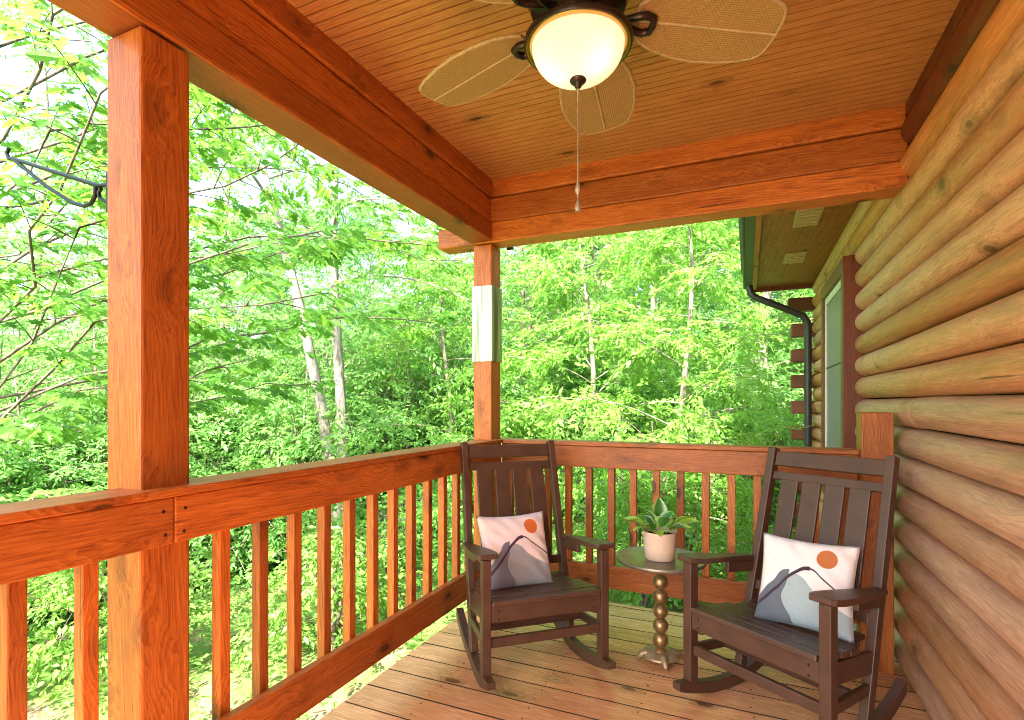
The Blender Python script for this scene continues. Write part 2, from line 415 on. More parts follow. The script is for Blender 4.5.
# ------------------------------------------------------------------ deck floor
bm = bmesh.new()
y = 1.85 - .157 * 44
while y < 3.44:
    y1 = min(y + .152, 3.47)
    box(bm, -1.62, .80, y, y1, -.036 + random.uniform(-.0008, .0008), 0 + random.uniform(-.0008, .0008), .002)
    y += .157
bm.normal_update()
for f in bm.faces:                                         # dark colour on the board sides stands in for shade in the gaps
    if abs(f.normal.y) > .3: f.material_index = 1
deck = setp(obj('deck_floor', bm, [M_deck, M_edge]), kind='structure')
bm = bmesh.new()
for yy in np.arange(1.85 - .157 * 10, 3.4, .157):
    for xx in (-1.30, -.86, -.42, .02, .46):
        for k in (.035, .118):
            x_, y_ = xx + random.uniform(-.006, .006), yy + k
            lathe(bm, [(.0048, .0012), (.0044, .0022), (0, .0018)], 8, (x_, y_))
obj('screw_head', bm, M_screw, deck)['kind'] = 'stuff'
bm = bmesh.new()
box(bm, -1.60, .78, 3.43, 3.468, -.24, -.045, .003); box(bm, -1.60, -1.562, -5.0, 3.425, -.24, -.045, .003)
obj('rim_joist', bm, MW['x'], deck)
bm = bmesh.new(); box(bm, -1.55, .78, -5.0, 3.42, -.16, -.055, 0)
obj('gap_shade_sheet', bm, M_seam, deck)  # unseen dark sheet added under the boards so the gaps look shaded

# ------------------------------------------------------------------ posts
pf = empty('porch_post', (-1.58, .99, -.03), label='thick square porch post nearest the camera, with black plant hook', cat='post', group='square posts holding up the porch roof')
bm = bmesh.new(); box(bm, -1.655, -1.502, .918, 1.058, -.6, 2.335, .007)
obj('post_shaft', bm, MW['z'], pf, world=True)
pc = empty('porch_post', (-1.565, 3.15, -.03), label='corner porch post wrapped in a bright metal sleeve', cat='post', group='square posts holding up the porch roof')
bm = bmesh.new(); box(bm, -1.632, -1.502, 3.082, 3.222, -.6, 2.33, .007)
obj('post_shaft', bm, MW['z'], pc, world=True)
bm = bmesh.new()
for (x0, x1, y0, y1) in ((-1.637, -1.497, 3.075, 3.080), (-1.637, -1.497, 3.224, 3.229), (-1.640, -1.635, 3.075, 3.229), (-1.4995, -1.495, 3.0755, 3.2285)):
    box(bm, x0, x1, y0, y1, 1.575, 2.065, .0018)
obj('metal_sleeve', bm, M_sleeve, pc, world=True)

# black iron plant hanger on the outer side of the near post
hk = empty('plant_hanger', (-1.66, .985, 1.80), label='black iron plant hanger bracket screwed to the near post', cat='bracket')
bm = bmesh.new()
Y0 = .938
box(bm, -1.672, -1.657, Y0 - .013, Y0 + .013, 1.852, 1.968, .002)
obj('wall_plate', bm, M_iron, hk, world=True)
bm = bmesh.new()
tube(bm, [(-1.67, Y0, 1.935), (-1.73, Y0, 1.942), (-2.19, Y0, 2.105)], .006, 8)
tube(bm, [(-2.19, Y0, 2.105), (-2.0, Y0, 1.985), (-1.86, Y0, 1.912), (-1.80, Y0, 1.893), (-1.765, Y0, 1.895), (-1.745, Y0, 1.915), (-1.742, Y0, 1.943)], .006, 8)
tube(bm, [(-1.67, Y0, 1.885), (-1.70, Y0, 1.892), (-1.722, Y0, 1.905), (-1.728, Y0, 1.922), (-1.715, Y0, 1.932)], .0055, 8)
tube(bm, [(-2.19, Y0, 2.105), (-2.215, Y0, 2.11), (-2.228, Y0, 2.13), (-2.215, Y0, 2.145)], .006, 8)
obj('scroll_arm', bm, M_iron, hk, smooth=60, world=True)

# ------------------------------------------------------------------ railings
def baluster_bm(x0, x1, y0, y1, z0, z1):
    b = bmesh.new(); box(b, x0, x1, y0, y1, z0, z1, .003); return b
rl = empty('deck_railing', (-1.5, 1.0, 0), label='long railing along the left edge of the deck', cat='railing', group='stained wood railings round the deck')
bm = bmesh.new(); box(bm, -1.60, -1.452, -5.0, 3.285, 1.049, 1.073, .004)
# the cap is notched round the posts: short pieces between them leave the posts standing proud
obj('cap_rail', bm, MW['y'], rl, world=True)
for a, b in ((-5.0, .9835), (.9855, 3.15)):
    bm = bmesh.new(); box(bm, -1.500, -1.462, a, b, .918, 1.047, .004)
    obj('top_rail', bm, MW['y'], rl, world=True)
bm = bmesh.new(); box(bm, -1.500, -1.462, -5.0, 3.15, .187, .334, .004)
obj('bottom_rail', bm, MW['y'], rl, world=True)
for ye in [.671 + .146 * k for k in range(-3, 2)] + [1.194 + .1487 * k for k in range(13)]:
    jig = random.uniform(-.003, .003)
    obj('baluster', baluster_bm(-1.540, -1.502, ye - .038 + jig, ye + jig, .19, 1.046), MW['z'], rl, world=True)
rb = empty('deck_railing', (-.4, 3.17, 0), label='railing across the far end of the deck, behind the table', cat='railing', group='stained wood railings round the deck')
bm = bmesh.new(); box(bm, -1.450, .511, 3.138, 3.288, 1.0485, 1.0725, .004)
obj('cap_rail', bm, MW['x'], rb, world=True)
bm = bmesh.new(); box(bm, -1.460, .511, 3.150, 3.188, .918, 1.0465, .004)
obj('top_rail', bm, MW['x'], rb, world=True)
bm = bmesh.new(); box(bm, -1.460, .511, 3.150, 3.188, .200, .334, .004)
obj('bottom_rail', bm, MW['x'], rb, world=True)
for k in range(-3, 12):
    x0 = -1.043 + .1343 * k + random.uniform(-.003, .003)
    if x0 > .47: continue
    obj('baluster', baluster_bm(x0, x0 + .040, 3.190, 3.228, .21, 1.046), MW['z'], rb, world=True)
for par, pts in ((rl, [(-1.4615, yy, zz) for yy in (.957, 1.012, 3.03) for zz in (.95, 1.01)] + [(-1.4615, yy, .26) for yy in (1.0, 3.05)]),):
    bm = bmesh.new()
    for (px, py, pz) in pts:
        py += random.uniform(-.004, .004); pz += random.uniform(-.004, .004)
        tube(bm, [(px - .002, py, pz), (px + .0008, py, pz)], .0048, 10)
    obj('screw_head', bm, M_screw, par, world=True)['kind'] = 'stuff'
ps = empty('railing_post', (.58, 3.17, 0), label='short square railing post standing against the log wall', cat='post')
bm = bmesh.new(); box(bm, .513, .648, 3.10, 3.236, -.02, 1.262, .006)
obj('post_shaft', bm, MW['z'], ps, world=True)

# ------------------------------------------------------------------ porch roof: ceiling, header beams, roof slab
pr = empty('porch_roof', (-.4, 1.0, 2.34), label='porch roof with beadboard ceiling on thick reddish header beams', cat='porch roof')
def beam(name, x0, x1, y0, y1, z0, z1, m, bev=.007, under=None):
    b = bmesh.new(); box(b, x0, x1, y0, y1, z0, z1, bev)
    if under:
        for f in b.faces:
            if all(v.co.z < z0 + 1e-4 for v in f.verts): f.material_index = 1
    return obj(name, b, [m, under] if under else m, pr, world=True)
Y_END = -1.5
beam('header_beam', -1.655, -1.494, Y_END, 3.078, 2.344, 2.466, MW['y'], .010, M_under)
beam('header_beam', -1.655, -1.501, Y_END, 3.078, 2.4675, 2.617, MW['y'])
beam('ceiling_trim', -1.66, -1.485, Y_END, 3.066, 2.6225, 2.755, MW['y'])
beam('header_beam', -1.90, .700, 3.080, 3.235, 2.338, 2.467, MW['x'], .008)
beam('header_beam', -1.655, .700, 3.083, 3.235, 2.469, 2.620, MW['x'])
beam('ceiling_trim', -1.655, .690, 3.068, 3.235, 2.625, 2.755, MW['x'])
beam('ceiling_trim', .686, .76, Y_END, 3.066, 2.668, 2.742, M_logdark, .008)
bm = bmesh.new()                                           # beadboard: real grooves running across the porch
x0, x1 = -1.60, .72; y = Y_END; prev = None; prof = []
while y < 3.10:
    prof += [(y, 2.727), (y + .0375, 2.727), (y + .0383, 2.734), (y + .0427, 2.734), (y + .0435, 2.727)]
    y += .044
vs = [(bm.verts.new((x0, a, z)), bm.verts.new((x1, a, z))) for a, z in prof]
for p, q in zip(vs, vs[1:]): bm.faces.new((p[0], q[0], q[1], p[1]))
for f in bm.faces:                                         # darker colour paints shade into the milled grooves
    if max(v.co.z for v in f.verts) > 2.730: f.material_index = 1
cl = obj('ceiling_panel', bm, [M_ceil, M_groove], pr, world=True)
bm = bmesh.new(); box(bm, -2.25, .72, Y_END - .1, 3.40, 2.765, 2.87, .01)  # left overhang is unseen, added to shade the end of the back beam
obj('roof_deck', bm, M_roof, pr, world=True)
# two small bright nails / a dark bracket at the outer corner
bm = bmesh.new(); tube(bm, [(-1.47, 3.26, 2.345), (-1.43, 3.26, 2.345)], .016, 12)
obj('bracket', bm, M_iron, pr, world=True)

# ------------------------------------------------------------------ log house
ho = empty('log_house', (4.5, 2.0, -1.0), label='log cabin side wall of round tan logs with a window and gutter', cat='house')
PITCH = .1486; ZG = 1.337; XC = .7405; RAD = .0728
def log_bm(y0, y1, zc, x=XC, r=RAD):
    b = bmesh.new(); n = 36; m = max(2, int((y1 - y0) / .12)); rings = []
    ph = random.uniform(0, 50); e = .012
    stations = [(y0, r - e), (y0 + e * .6, r - e * .25), (y0 + 2 * e, r)] + [(a, r) for a in np.linspace(y0 + 3 * e, y1 - 3 * e, m)] + [(y1 - 2 * e, r), (y1 - e * .6, r - e * .25), (y1, r - e)]
    for a, q in stations:
        ring = []
        for k in range(n):
            t = 2 * math.pi * k / n
            w = 1 + .008 * math.sin(a * 2.3 + ph + t * 2) + .006 * math.sin(a * 5.1 + ph * 2 + t)
            ring.append(b.verts.new((x + q * w * math.cos(t), a, zc + q * w * math.sin(t) + .002 * math.sin(a * 1.7 + ph))))
        rings.append(ring)
    for p, q in zip(rings, rings[1:]):
        for k in range(n): b.faces.new((p[k], p[(k + 1) % n], q[(k + 1) % n], q[k]))
    b.faces.new(rings[0][::-1]); b.faces.new(rings[-1]); return b
WY0, WY1, WZ0, WZ1 = 4.27, 5.45, .62, 2.31
for k in range(-9, 10):
    zc = ZG + PITCH * (k - .5)
    mat = M_log
    spans = [(-4.0, 6.90)]
    if WZ0 - .05 < zc < WZ1 - .02: spans = [(-4.0, WY0 + .03), (WY1 - .03, 6.90)]
    if k == 0: spans = [(-4.0, 2.93), (2.936, WY0 + .03), (WY1 - .03, 6.90)]
    if k == -4: spans = [(-4.0, 1.2), (1.206, WY0 + .03), (WY1 - .03, 6.90)]
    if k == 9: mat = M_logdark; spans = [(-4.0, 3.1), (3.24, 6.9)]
    for a, b in spans:
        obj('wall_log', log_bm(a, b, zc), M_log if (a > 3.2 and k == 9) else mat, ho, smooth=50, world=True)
bm = bmesh.new(); box(bm, .755, 9.0, -4.0, WY0 + .05, -1.3, 2.95, 0); box(bm, .755, 9.0, WY1 - .05, 6.86, -1.3, 2.95, 0)
box(bm, .90, 9.0, WY0 + .06, WY1 - .06, -1.3, 2.95, 0); box(bm, .755, .895, WY0 + .06, WY1 - .06, -1.3, WZ0, 0); box(bm, .755, .895, WY0 + .06, WY1 - .06, WZ1, 2.95, 0)
obj('inner_wall', bm, M_seam, ho, world=True)
bm = bmesh.new(); box(bm, .70, 9, -3.98, 6.8, -1.4, -.20, 0)
obj('foundation', bm, plain('concrete', (.3, .29, .27), .9, .2, 0, 10, .2), ho, world=True)
# corner log ends: alternate courses of the gable wall run past the corner
for k in range(0, 12):
    z = 2.44 - .2955 * k
    b = bmesh.new(); box(b, .462 if k else .43, 9.0, 6.93, 7.08, z - .076, z + .076, .012)
    obj('log_end', b, M_logend, ho, world=True)
    b = bmesh.new(); box(b, .69, 9.0, 6.94, 7.07, z - .076 - .142, z - .078, .012)
    obj('gable_log', b, M_log, ho, world=True)
# window
bm = bmesh.new()
box(bm, .60, .76, WY0 - .012, WY0 + .10, WZ0 - .02, WZ1, .006)
box(bm, .60, .76, WY1 - .10, WY1 + .012, WZ0 - .02, WZ1, .006)
box(bm, .597, .763, WY0 - .016, WY1 + .016, WZ1 - .10, WZ1 + .004, .006)
box(bm, .592, .766, WY0 - .02, WY1 + .02, WZ0 - .09, WZ0 - .0, .006)
wf = obj('window', bm, M_trim, ho, world=True)
bm = bmesh.new()
a, b_, c_, d_ = WY0 + .101, WY1 - .101, WZ0 + .002, WZ1 - .102
box(bm, .617, .70, a, a + .035, c_, d_, .004); box(bm, .617, .70, b_ - .05, b_, c_, d_, .004)
box(bm, .618, .70, a + .035, b_ - .05, d_ - .06, d_, .004); box(bm, .618, .70, a + .035, b_ - .05, c_, c_ + .06, .004)
obj('frame', bm, M_white, wf, world=False)
bm = bmesh.new(); box(bm, .628, .634, a + .03, b_ - .045, c_ + .055, d_ - .055, .001)
obj('pane', bm, M_glass, wf)
bm = bmesh.new(); box(bm, .620, .640, a + .035, b_ - .05, 1.60, 1.612, .002)
obj('meeting_rail', bm, M_gutter, wf)
# eave: soffit, fascia, gutter, downspout, vents, roof
bm = bmesh.new(); vsf = []
yy = 3.30
M = bm
prof = []
y = 3.30
while y < 6.93:
    prof += [(y, 2.662), (y + .078, 2.662), (y + .081, 2.667), (y + .084, 2.662)]; y += .086
vs = [(bm.verts.new((.075, a, z)), bm.verts.new((.76, a, z))) for a, z in prof]
for p, q in zip(vs, vs[1:]): bm.faces.new((p[0], q[0], q[1], p[1]))
obj('soffit', bm, M_soff, ho, world=True)
bm = bmesh.new(); box(bm, .06, .76, 6.90, 6.935, 2.61, 2.80, .004)
obj('eave_trim', bm, M_trim, ho, world=True)
bm = bmesh.new(); box(bm, .055, .10, 3.30, 6.90, 2.635, 2.80, .004)
obj('fascia', bm, MW['y'], ho, world=True)
bm = bmesh.new(); box(bm, -.015, .052, 3.30, 6.88, 2.63, 2.645, .003); box(bm, -.045, -.03, 3.30, 6.88, 2.70, 2.77, .003)
box(bm, -.0445, -.0155, 3.301, 6.879, 2.646, 2.699, .008)
gt = obj('gutter', bm, M_gutter_side, ho, world=True)
def rect_tube(bm, pts, w, d):
    for p, q in zip(pts, pts[1:]): bar(bm, p, q, w, d, (0, 1, 0), .006)
bm = bmesh.new()
path = [(.02, 6.62, 2.64), (.02, 6.62, 2.60), (.035, 6.62, 2.545), (.075, 6.625, 2.50), (.14, 6.63, 2.47), (.47, 6.68, 2.315), (.56, 6.69, 2.27), (.603, 6.70, 2.20), (.61, 6.70, 2.13), (.61, 6.70, -.9)]
tube(bm, path, [.038] * len(path), 14)
obj('downspout', bm, M_gutter, ho, smooth=60, world=True)
for (y0, y1) in ((4.22, 4.62), (5.42, 5.80)):
    bm = bmesh.new(); box(bm, .315, .485, y0, y1, 2.650, 2.661, .003)
    for t in np.linspace(y0 + .05, y1 - .05, 5): box(bm, .33, .47, t - .008, t + .008, 2.643, 2.6495, .002)
    obj('soffit_vent', bm, M_vent, ho, world=True)
bm = bmesh.new()
q = [bm.verts.new(v) for v in ((-.02, -4.2, 2.82), (-.02, 7.25, 2.82), (5, 7.25, 5.2), (5, -4.2, 5.2), (10, 7.25, 2.82), (10, -4.2, 2.82))]
bm.faces.new((q[0], q[1], q[2], q[3])); bm.faces.new((q[3], q[2], q[4], q[5]))
o = obj('roof', bm, M_roof, ho, world=True)
md = o.modifiers.new('thick', 'SOLIDIFY'); md.thickness = .12; md.offset = 1

# ------------------------------------------------------------------ ceiling fan
FX, FY = -.43, 1.43
fan = empty('ceiling_fan', (FX, FY, 2.725), label='wicker bladed ceiling fan with a glowing bowl light', cat='ceiling fan')
def fz(z): return z - 2.725
bm = bmesh.new()
lathe(bm, [(0, fz(2.727)), (.075, fz(2.726)), (.078, fz(2.70)), (.05, fz(2.655)), (.022, fz(2.64)), (.016, fz(2.63)), (.016, fz(2.56)), (.03, fz(2.555)),
           (.10, fz(2.545)), (.135, fz(2.52)), (.142, fz(2.48)), (.142, fz(2.43)), (.13, fz(2.40)), (.10, fz(2.385)), (.085, fz(2.372)), (.085, fz(2.345)), (.09, fz(2.335)), (.0, fz(2.335))], 48)
obj('motor_housing', bm, M_bronze, fan, smooth=40)
bm = bmesh.new()
lathe(bm, [(.06, fz(2.334)), (.10, fz(2.332)), (.138, fz(2.322)), (.149, fz(2.312)), (.151, fz(2.303)), (.1485, fz(2.2955)), (.1445, fz(2.2955))], 56)
obj('light_rim', bm, M_bronze, fan, smooth=40)
bm = bmesh.new()
lathe(bm, [(.1465, fz(2.301)), (.1440, fz(2.2945)), (.137, fz(2.2935)), (.129, fz(2.296)), (.1265, fz(2.301))], 56)
obj('brass_ring', bm, M_gold, fan, smooth=60)
bm = bmesh.new(); pr_ = []
for i in range(15):
    t = i / 14 * math.pi / 2
    pr_.append((.1275 * math.cos(t) ** .85 if i < 14 else 0.0, fz(2.300) - .094 * math.sin(t)))
lathe(bm, pr_, 56)
bowl = obj('light_bowl', bm, M_lamp, fan, smooth=60)
bm = bmesh.new(); lathe(bm, [(0, fz(2.2085)), (.021, fz(2.2075)), (.0235, fz(2.203)), (.02, fz(2.198)), (.012, fz(2.195)), (.010, fz(2.187)), (.006, fz(2.181)), (0, fz(2.180))], 28)
obj('finial', bm, M_bronze, bowl, smooth=40)
outl = [(.165, .046), (.19, .074), (.23, .097), (.29, .115), (.36, .123), (.43, .118), (.49, .104), (.525, .090), (.540, .078), (.548, .058), (.552, .03), (.554, 0)]
outline = outl + [(x, -y) for x, y in outl[-2::-1]]
blade_me = None
for k in range(5):
    ang = R_(168 - 72 * k)
    M = Matrix.Rotation(ang, 4, 'Z') @ Matrix.Translation((0, 0, fz(2.390))) @ Matrix.Rotation(R_(5.7), 4, 'Y') @ Matrix.Rotation(R_(-8), 4, 'X')
    bm = bmesh.new(); prism(bm, outline, -.004, .004, .0015)
    bl = obj('blade', bm, M_wicker, fan); bl.matrix_local = M
    bm = bmesh.new()
    loop = [(x, y, 0) for x, y in outline]
    tube(bm, loop + [loop[0]], .0058, 8, caps=False)
    tube(bm, [(.17, 0, -.0035), (.552, 0, -.0035)], .0042, 8)
    obj('piping', bm, M_piping, bl, smooth=60)
    bm = bmesh.new()                                       # cast arm with an open eye that carries the blade
    tube(bm, [(.085, 0, -.006), (.12, .004, -.012), (.14, .012, -.015), (.163, .024, -.015), (.186, .030, -.014), (.206, .022, -.013), (.210, 0, -.013), (.206, -.022, -.013), (.186, -.030, -.014), (.163, -.024, -.015), (.14, -.012, -.015), (.12, -.004, -.012), (.085, 0, -.006)], .0105, 10)
    obj('blade_bracket', bm, M_bronze, bl, smooth=60)
bm = bmesh.new()
tube(bm, [(0.0, 0, fz(2.182)), (0.0005, 0, fz(2.05)), (0, 0, fz(1.915))], .0022, 8)
z = 2.18
while z > 1.915:
    lathe(bm, [(0, fz(z + .0028)), (.0034, fz(z)), (0, fz(z - .0028))], 6); z -= .007
pc_ = obj('pull_chain', bm, M_chain, fan, smooth=80)
bm = bmesh.new(); lathe(bm, [(0, fz(1.925)), (.004, fz(1.922)), (.008, fz(1.905)), (.0085, fz(1.897)), (.005, fz(1.889)), (.0018, fz(1.886)), (.0018, fz(1.872)), (.004, fz(1.87)), (.009, fz(1.851)), (.0085, fz(1.841)), (0, fz(1.838))], 14)
obj('pull_knob', bm, M_pull, pc_, smooth=50)

# ------------------------------------------------------------------ rocking chairs (chair faces -y in its own frame)
def rocker_z(y, R=.80): return R - math.sqrt(R * R - (y - .02) ** 2)
def make_chair(name, loc, rz, label):
    t = empty(name, loc, rz, label, 'rocking chair', 'brown rocking chairs on the deck')
    def P(n, b, smooth=None): return obj(n, b, M_chair, t, smooth=smooth)
    zf = .42
    for s in (-1, 1):
        xr = s * .292
        b = bmesh.new(); rings = []                              # rocker: curved plank on edge
        ys = np.linspace(-.305, .42, 22)
        for i, y in enumerate(ys):
            z0 = rocker_z(y); hgt = .052
            if i < 2: hgt = .052 * (.62 + .19 * i)
            w = .021; xr = s * (.292 - .022 * max(0, (y + .2) / .3) if y < .1 else .270)
            rings.append([b.verts.new((xr - w, y, z0)), b.verts.new((xr + w, y, z0)), b.verts.new((xr + w, y, z0 + hgt)), b.verts.new((xr - w, y, z0 + hgt))])
        for p, q in zip(rings, rings[1:]):
            for k in range(4): b.faces.new((p[k], p[(k + 1) % 4], q[(k + 1) % 4], q[k]))
        b.faces.new(rings[0][::-1]); b.faces.new(rings[-1])
        bmesh.ops.recalc_face_normals(b, faces=b.faces)
        es = [e for e in b.edges if len(e.link_faces) == 2 and e.calc_face_angle() > R_(40)]
        bmesh.ops.bevel(b, geom=es, offset=.004, segments=2, profile=.5, affect='EDGES')
        P('rocker', b)
        b = bmesh.new(); box(b, s * .292 - .021, s * .292 + .021, -.236, -.186, rocker_z(-.21) + .046, .608, .004)
        P('leg', b)                                              # front leg up to the arm
        b = bmesh.new(); bar(b, (s * .268, .105, rocker_z(.11) + .045), (s * .256, .375, 1.085), .036, .050, (0, 1, .3), .004)
        P('back_post', b)
        b = bmesh.new()                                          # arm board, widest over the front leg
        so = s
        ol = [(.262 * so, .225), (.262 * so, .12), (.250 * so, .0), (.238 * so, -.12), (.236 * so, -.20), (.240 * so, -.245), (.250 * so, -.262), (.325 * so, -.262), (.338 * so, -.25), (.343 * so, -.20), (.338 * so, -.08), (.318 * so, .08), (.300 * so, .225)]
        Ma = Matrix.Translation((0, 0, .5826)) @ Matrix.Rotation(R_(-7.5), 4, 'X')
        prism(b, ol if s > 0 else ol[::-1], 0, .023, .005, Ma)
        P('armrest', b)
        b = bmesh.new(); bar(b, (s * .275, .02, .552), (s * .272, .215, .527), .022, .05)
        P('arm_brace', b)
        b = bmesh.new(); bar(b, (s * .262, -.19, .335), (s * .268, .145, .300), .024, .085)
        P('seat_rail', b)
        b = bmesh.new(); bar(b, (s * .288, -.187, .225), (s * .268, .125, .200), .022, .042)
        P('stretcher', b)
    b = bmesh.new(); box(b, -.270, .270, -.232, -.208, .322, .402, .004); ap = P('apron', b)
    b = bmesh.new()
    for sx in (-1, 1):
        for zz in (.338, .376): tube(b, [(sx * .235, -.2305, zz), (sx * .235, -.2335, zz)], .0045, 10)
    obj('bolt', b, M_iron, ap)
    b = bmesh.new(); box(b, -.270, .270, -.222, -.200, .207, .250, .004); P('stretcher', b)
    b = bmesh.new(); box(b, -.268, .268, -.02, .005, .196, .236, .004); P('stretcher', b)
    # seat: five boards across, dished
    b = bmesh.new()
    yy = np.linspace(-.246, .185, 7)
    zs = [.412, .405, .392, .380, .373, .372, .378]
    for i in range(6):
        y0, y1 = yy[i], yy[i + 1]; z0, z1 = zs[i], zs[i + 1]
        hw = .268 if i == 0 else .284 if i < 4 else .252 if i == 4 else .236
        if i == 0:
            bar(b, (-hw, (y0 + y1) / 2, z0 - .006), (hw, (y0 + y1) / 2, z0 - .006), y1 - y0 - .006, .024, (0, .12, 1), .006)
        else:
            bar(b, (-hw, (y0 + y1) / 2, (z0 + z1) / 2), (hw, (y0 + y1) / 2, (z0 + z1) / 2), y1 - y0 - .005, .022, (0, -(z1 - z0), (y1 - y0)), .004)
    P('seat', b)
    # back: crest rail, second rail, four slats, bottom rail - all in the leaning plane of the posts
    def bp(z): return .105 + (z - .06) / (1.085 - .06) * .27       # y of the back plane at height z
    def hx(z): return .250 - (z - .06) / 1.025 * .012
    def rail(z0, z1, th, n, dy=0):
        b = bmesh.new(); zc = (z0 + z1) / 2; w = hx(zc) - .002
        bar(b, (-w, bp(zc) + dy, zc), (w, bp(zc) + dy, zc), th, z1 - z0, (0, .3, 1), .004); P(n, b)
    rail(1.000, 1.070, .024, 'crest_rail'); rail(.935, .975, .026, 'back_rail'); rail(.425, .470, .026, 'back_rail')
    for xs_ in (-.156, -.052, .052, .156):
        b = bmesh.new(); bar(b, (xs_ * 1.0, bp(.44) - .004, .44), (xs_ * .98, bp(.965) - .004, .965), .083, .016, (0, -1, .3), .004); P('back_slat', b)
    return t
ch1 = make_chair('rocking_chair', (-.996, 2.493, .002), .73, 'brown rocking chair in the railing corner, turned towards the right')
ch2 = make_chair('rocking_chair', (.131, 2.488, .002), -.583, 'brown rocking chair beside the log wall, cut off by the lower edge')

# ------------------------------------------------------------------ cushions
def cushion(name, mat, label, M, seed):
    r = random.Random(seed); n = 28; S = .20; b = bmesh.new()
    front, back = [], []
    w = [(r.uniform(6, 18), r.uniform(6, 18), r.uniform(0, 6)) for _ in range(5)]
    for j in range(n + 1):
        fr, bk = [], []
        for i in range(n + 1):
            u, v = i / n * 2 - 1, j / n * 2 - 1
            sx = 1 - .075 * (1 - v * v); sz = 1 - .075 * (1 - u * u)
            th = .070 * max(0, (1 - u ** 2) * (1 - v ** 2)) ** .42
            edge = max(abs(u), abs(v))
            wr = sum(math.sin(a * u + c * v + p) for a, c, p in w) * .0030 * (.25 + edge ** 2) * (1 - edge ** 12) * (edge < .999)
            x, z = u * S * sx, v * S * sz
            on = edge > .9999
            f = b.verts.new((x, -th + wr, z)); fr.append(f)
            bk.append(f if on else b.verts.new((x, th * .8 + wr, z)))
        front.append(fr); back.append(bk)
    for j in range(n):
        for i in range(n):
            b.faces.new((front[j][i], front[j][i + 1], front[j + 1][i + 1], front[j + 1][i]))
            b.faces.new((back[j][i], back[j + 1][i], back[j + 1][i + 1], back[j][i + 1]))
    o = obj(name, b, mat, smooth=180)
    o.matrix_world = M
    return setp(o, label, 'cushion', 'mountain print cushions on the rocking chairs')
def chair_M(c): return Matrix.Translation(c.location) @ Matrix.Rotation(c.rotation_euler.z, 4, 'Z')
cushion('throw_pillow', M_print2, 'pinkish mountain print cushion on the chair in the railing corner',
        chair_M(ch1) @ Matrix.Translation((-.052, .085, .548)) @ Matrix.Rotation(R_(4), 4, 'Z') @ Matrix.Rotation(R_(-21), 4, 'X') @ Matrix.Rotation(R_(0), 4, 'Y') @ Matrix.Scale(.95, 4), 3)
cushion('throw_pillow', M_print, 'white and blue mountain print cushion on the chair beside the log wall',
        chair_M(ch2) @ Matrix.Translation((.055, .080, .555)) @ Matrix.Rotation(R_(14), 4, 'Z') @ Matrix.Rotation(R_(-21), 4, 'X') @ Matrix.Rotation(R_(-.5), 4, 'Y') @ Matrix.Scale(.93, 4), 5)

# ------------------------------------------------------------------ side table and plant
tb = empty('side_table', (-.405, 2.795, 0), label='small round bronze table on a stacked ball pedestal', cat='side table')
bm = bmesh.new(); lathe(bm, [(0, .502), (.19, .502), (.214, .504), (.221, .509), (.223, .516), (.221, .523), (.216, .5245), (.210, .5215), (0, .5210)], 64)
obj('table_top', bm, M_pewter, tb, smooth=40)
bm = bmesh.new(); pr_ = [(0, .502), (.050, .501), (.045, .49), (.022, .478), (.016, .462), (.016, .452), (.022, .444), (.014, .438)]
for k in range(6):
    zc = .398 - k * .0735
    for i in range(13):
        t = math.pi * (.09 + .82 * i / 12); pr_.append((.0385 * math.sin(t), zc + .0385 * math.cos(t)))
    if zc - .0735 < .03: break
pr_ = [q for q in pr_ if q[1] > .03] + [(.02, .03), (0, .03)]
lathe(bm, pr_, 36)
obj('pedestal', bm, M_stem, tb, smooth=50)
bm = bmesh.new()
lathe(bm, [(0, .050), (.03, .050), (.05, .046), (.088, .040), (.095, .036), (.096, .028), (.090, .024), (0, .024)], 40)
for k in range(4):
    a = R_(-72 + 90 * k + 4)
    c, s_ = math.cos(a), math.sin(a)
    tube(bm, [(.070 * c, .070 * s_, .034), (.098 * c, .098 * s_, .030), (.107 * c, .107 * s_, .016), (.114 * c, .114 * s_, .008), (.122 * c, .122 * s_, .007)], [.024, .019, .013, .010, .0075], 10)
obj('base', bm, M_base, tb, smooth=60)
pl = empty('potted_plant', (-.405, 2.775, .5215), label='leafy green houseplant in a blush pink pot on the table', cat='potted plant')
bm = bmesh.new(); lathe(bm, [(0, .0), (.066, .0), (.072, .005), (.078, .06), (.083, .135), (.0838, .140), (.082, .142), (.0795, .140), (.078, .120), (0, .118)], 48)
obj('pot', bm, M_pot, pl, smooth=45)
bm = bmesh.new(); n = 20
lathe(bm, [(.0775, .121), (.06, .127), (.03, .130), (0, .1285)], 24)
obj('soil', bm, M_soil, pl, smooth=60)
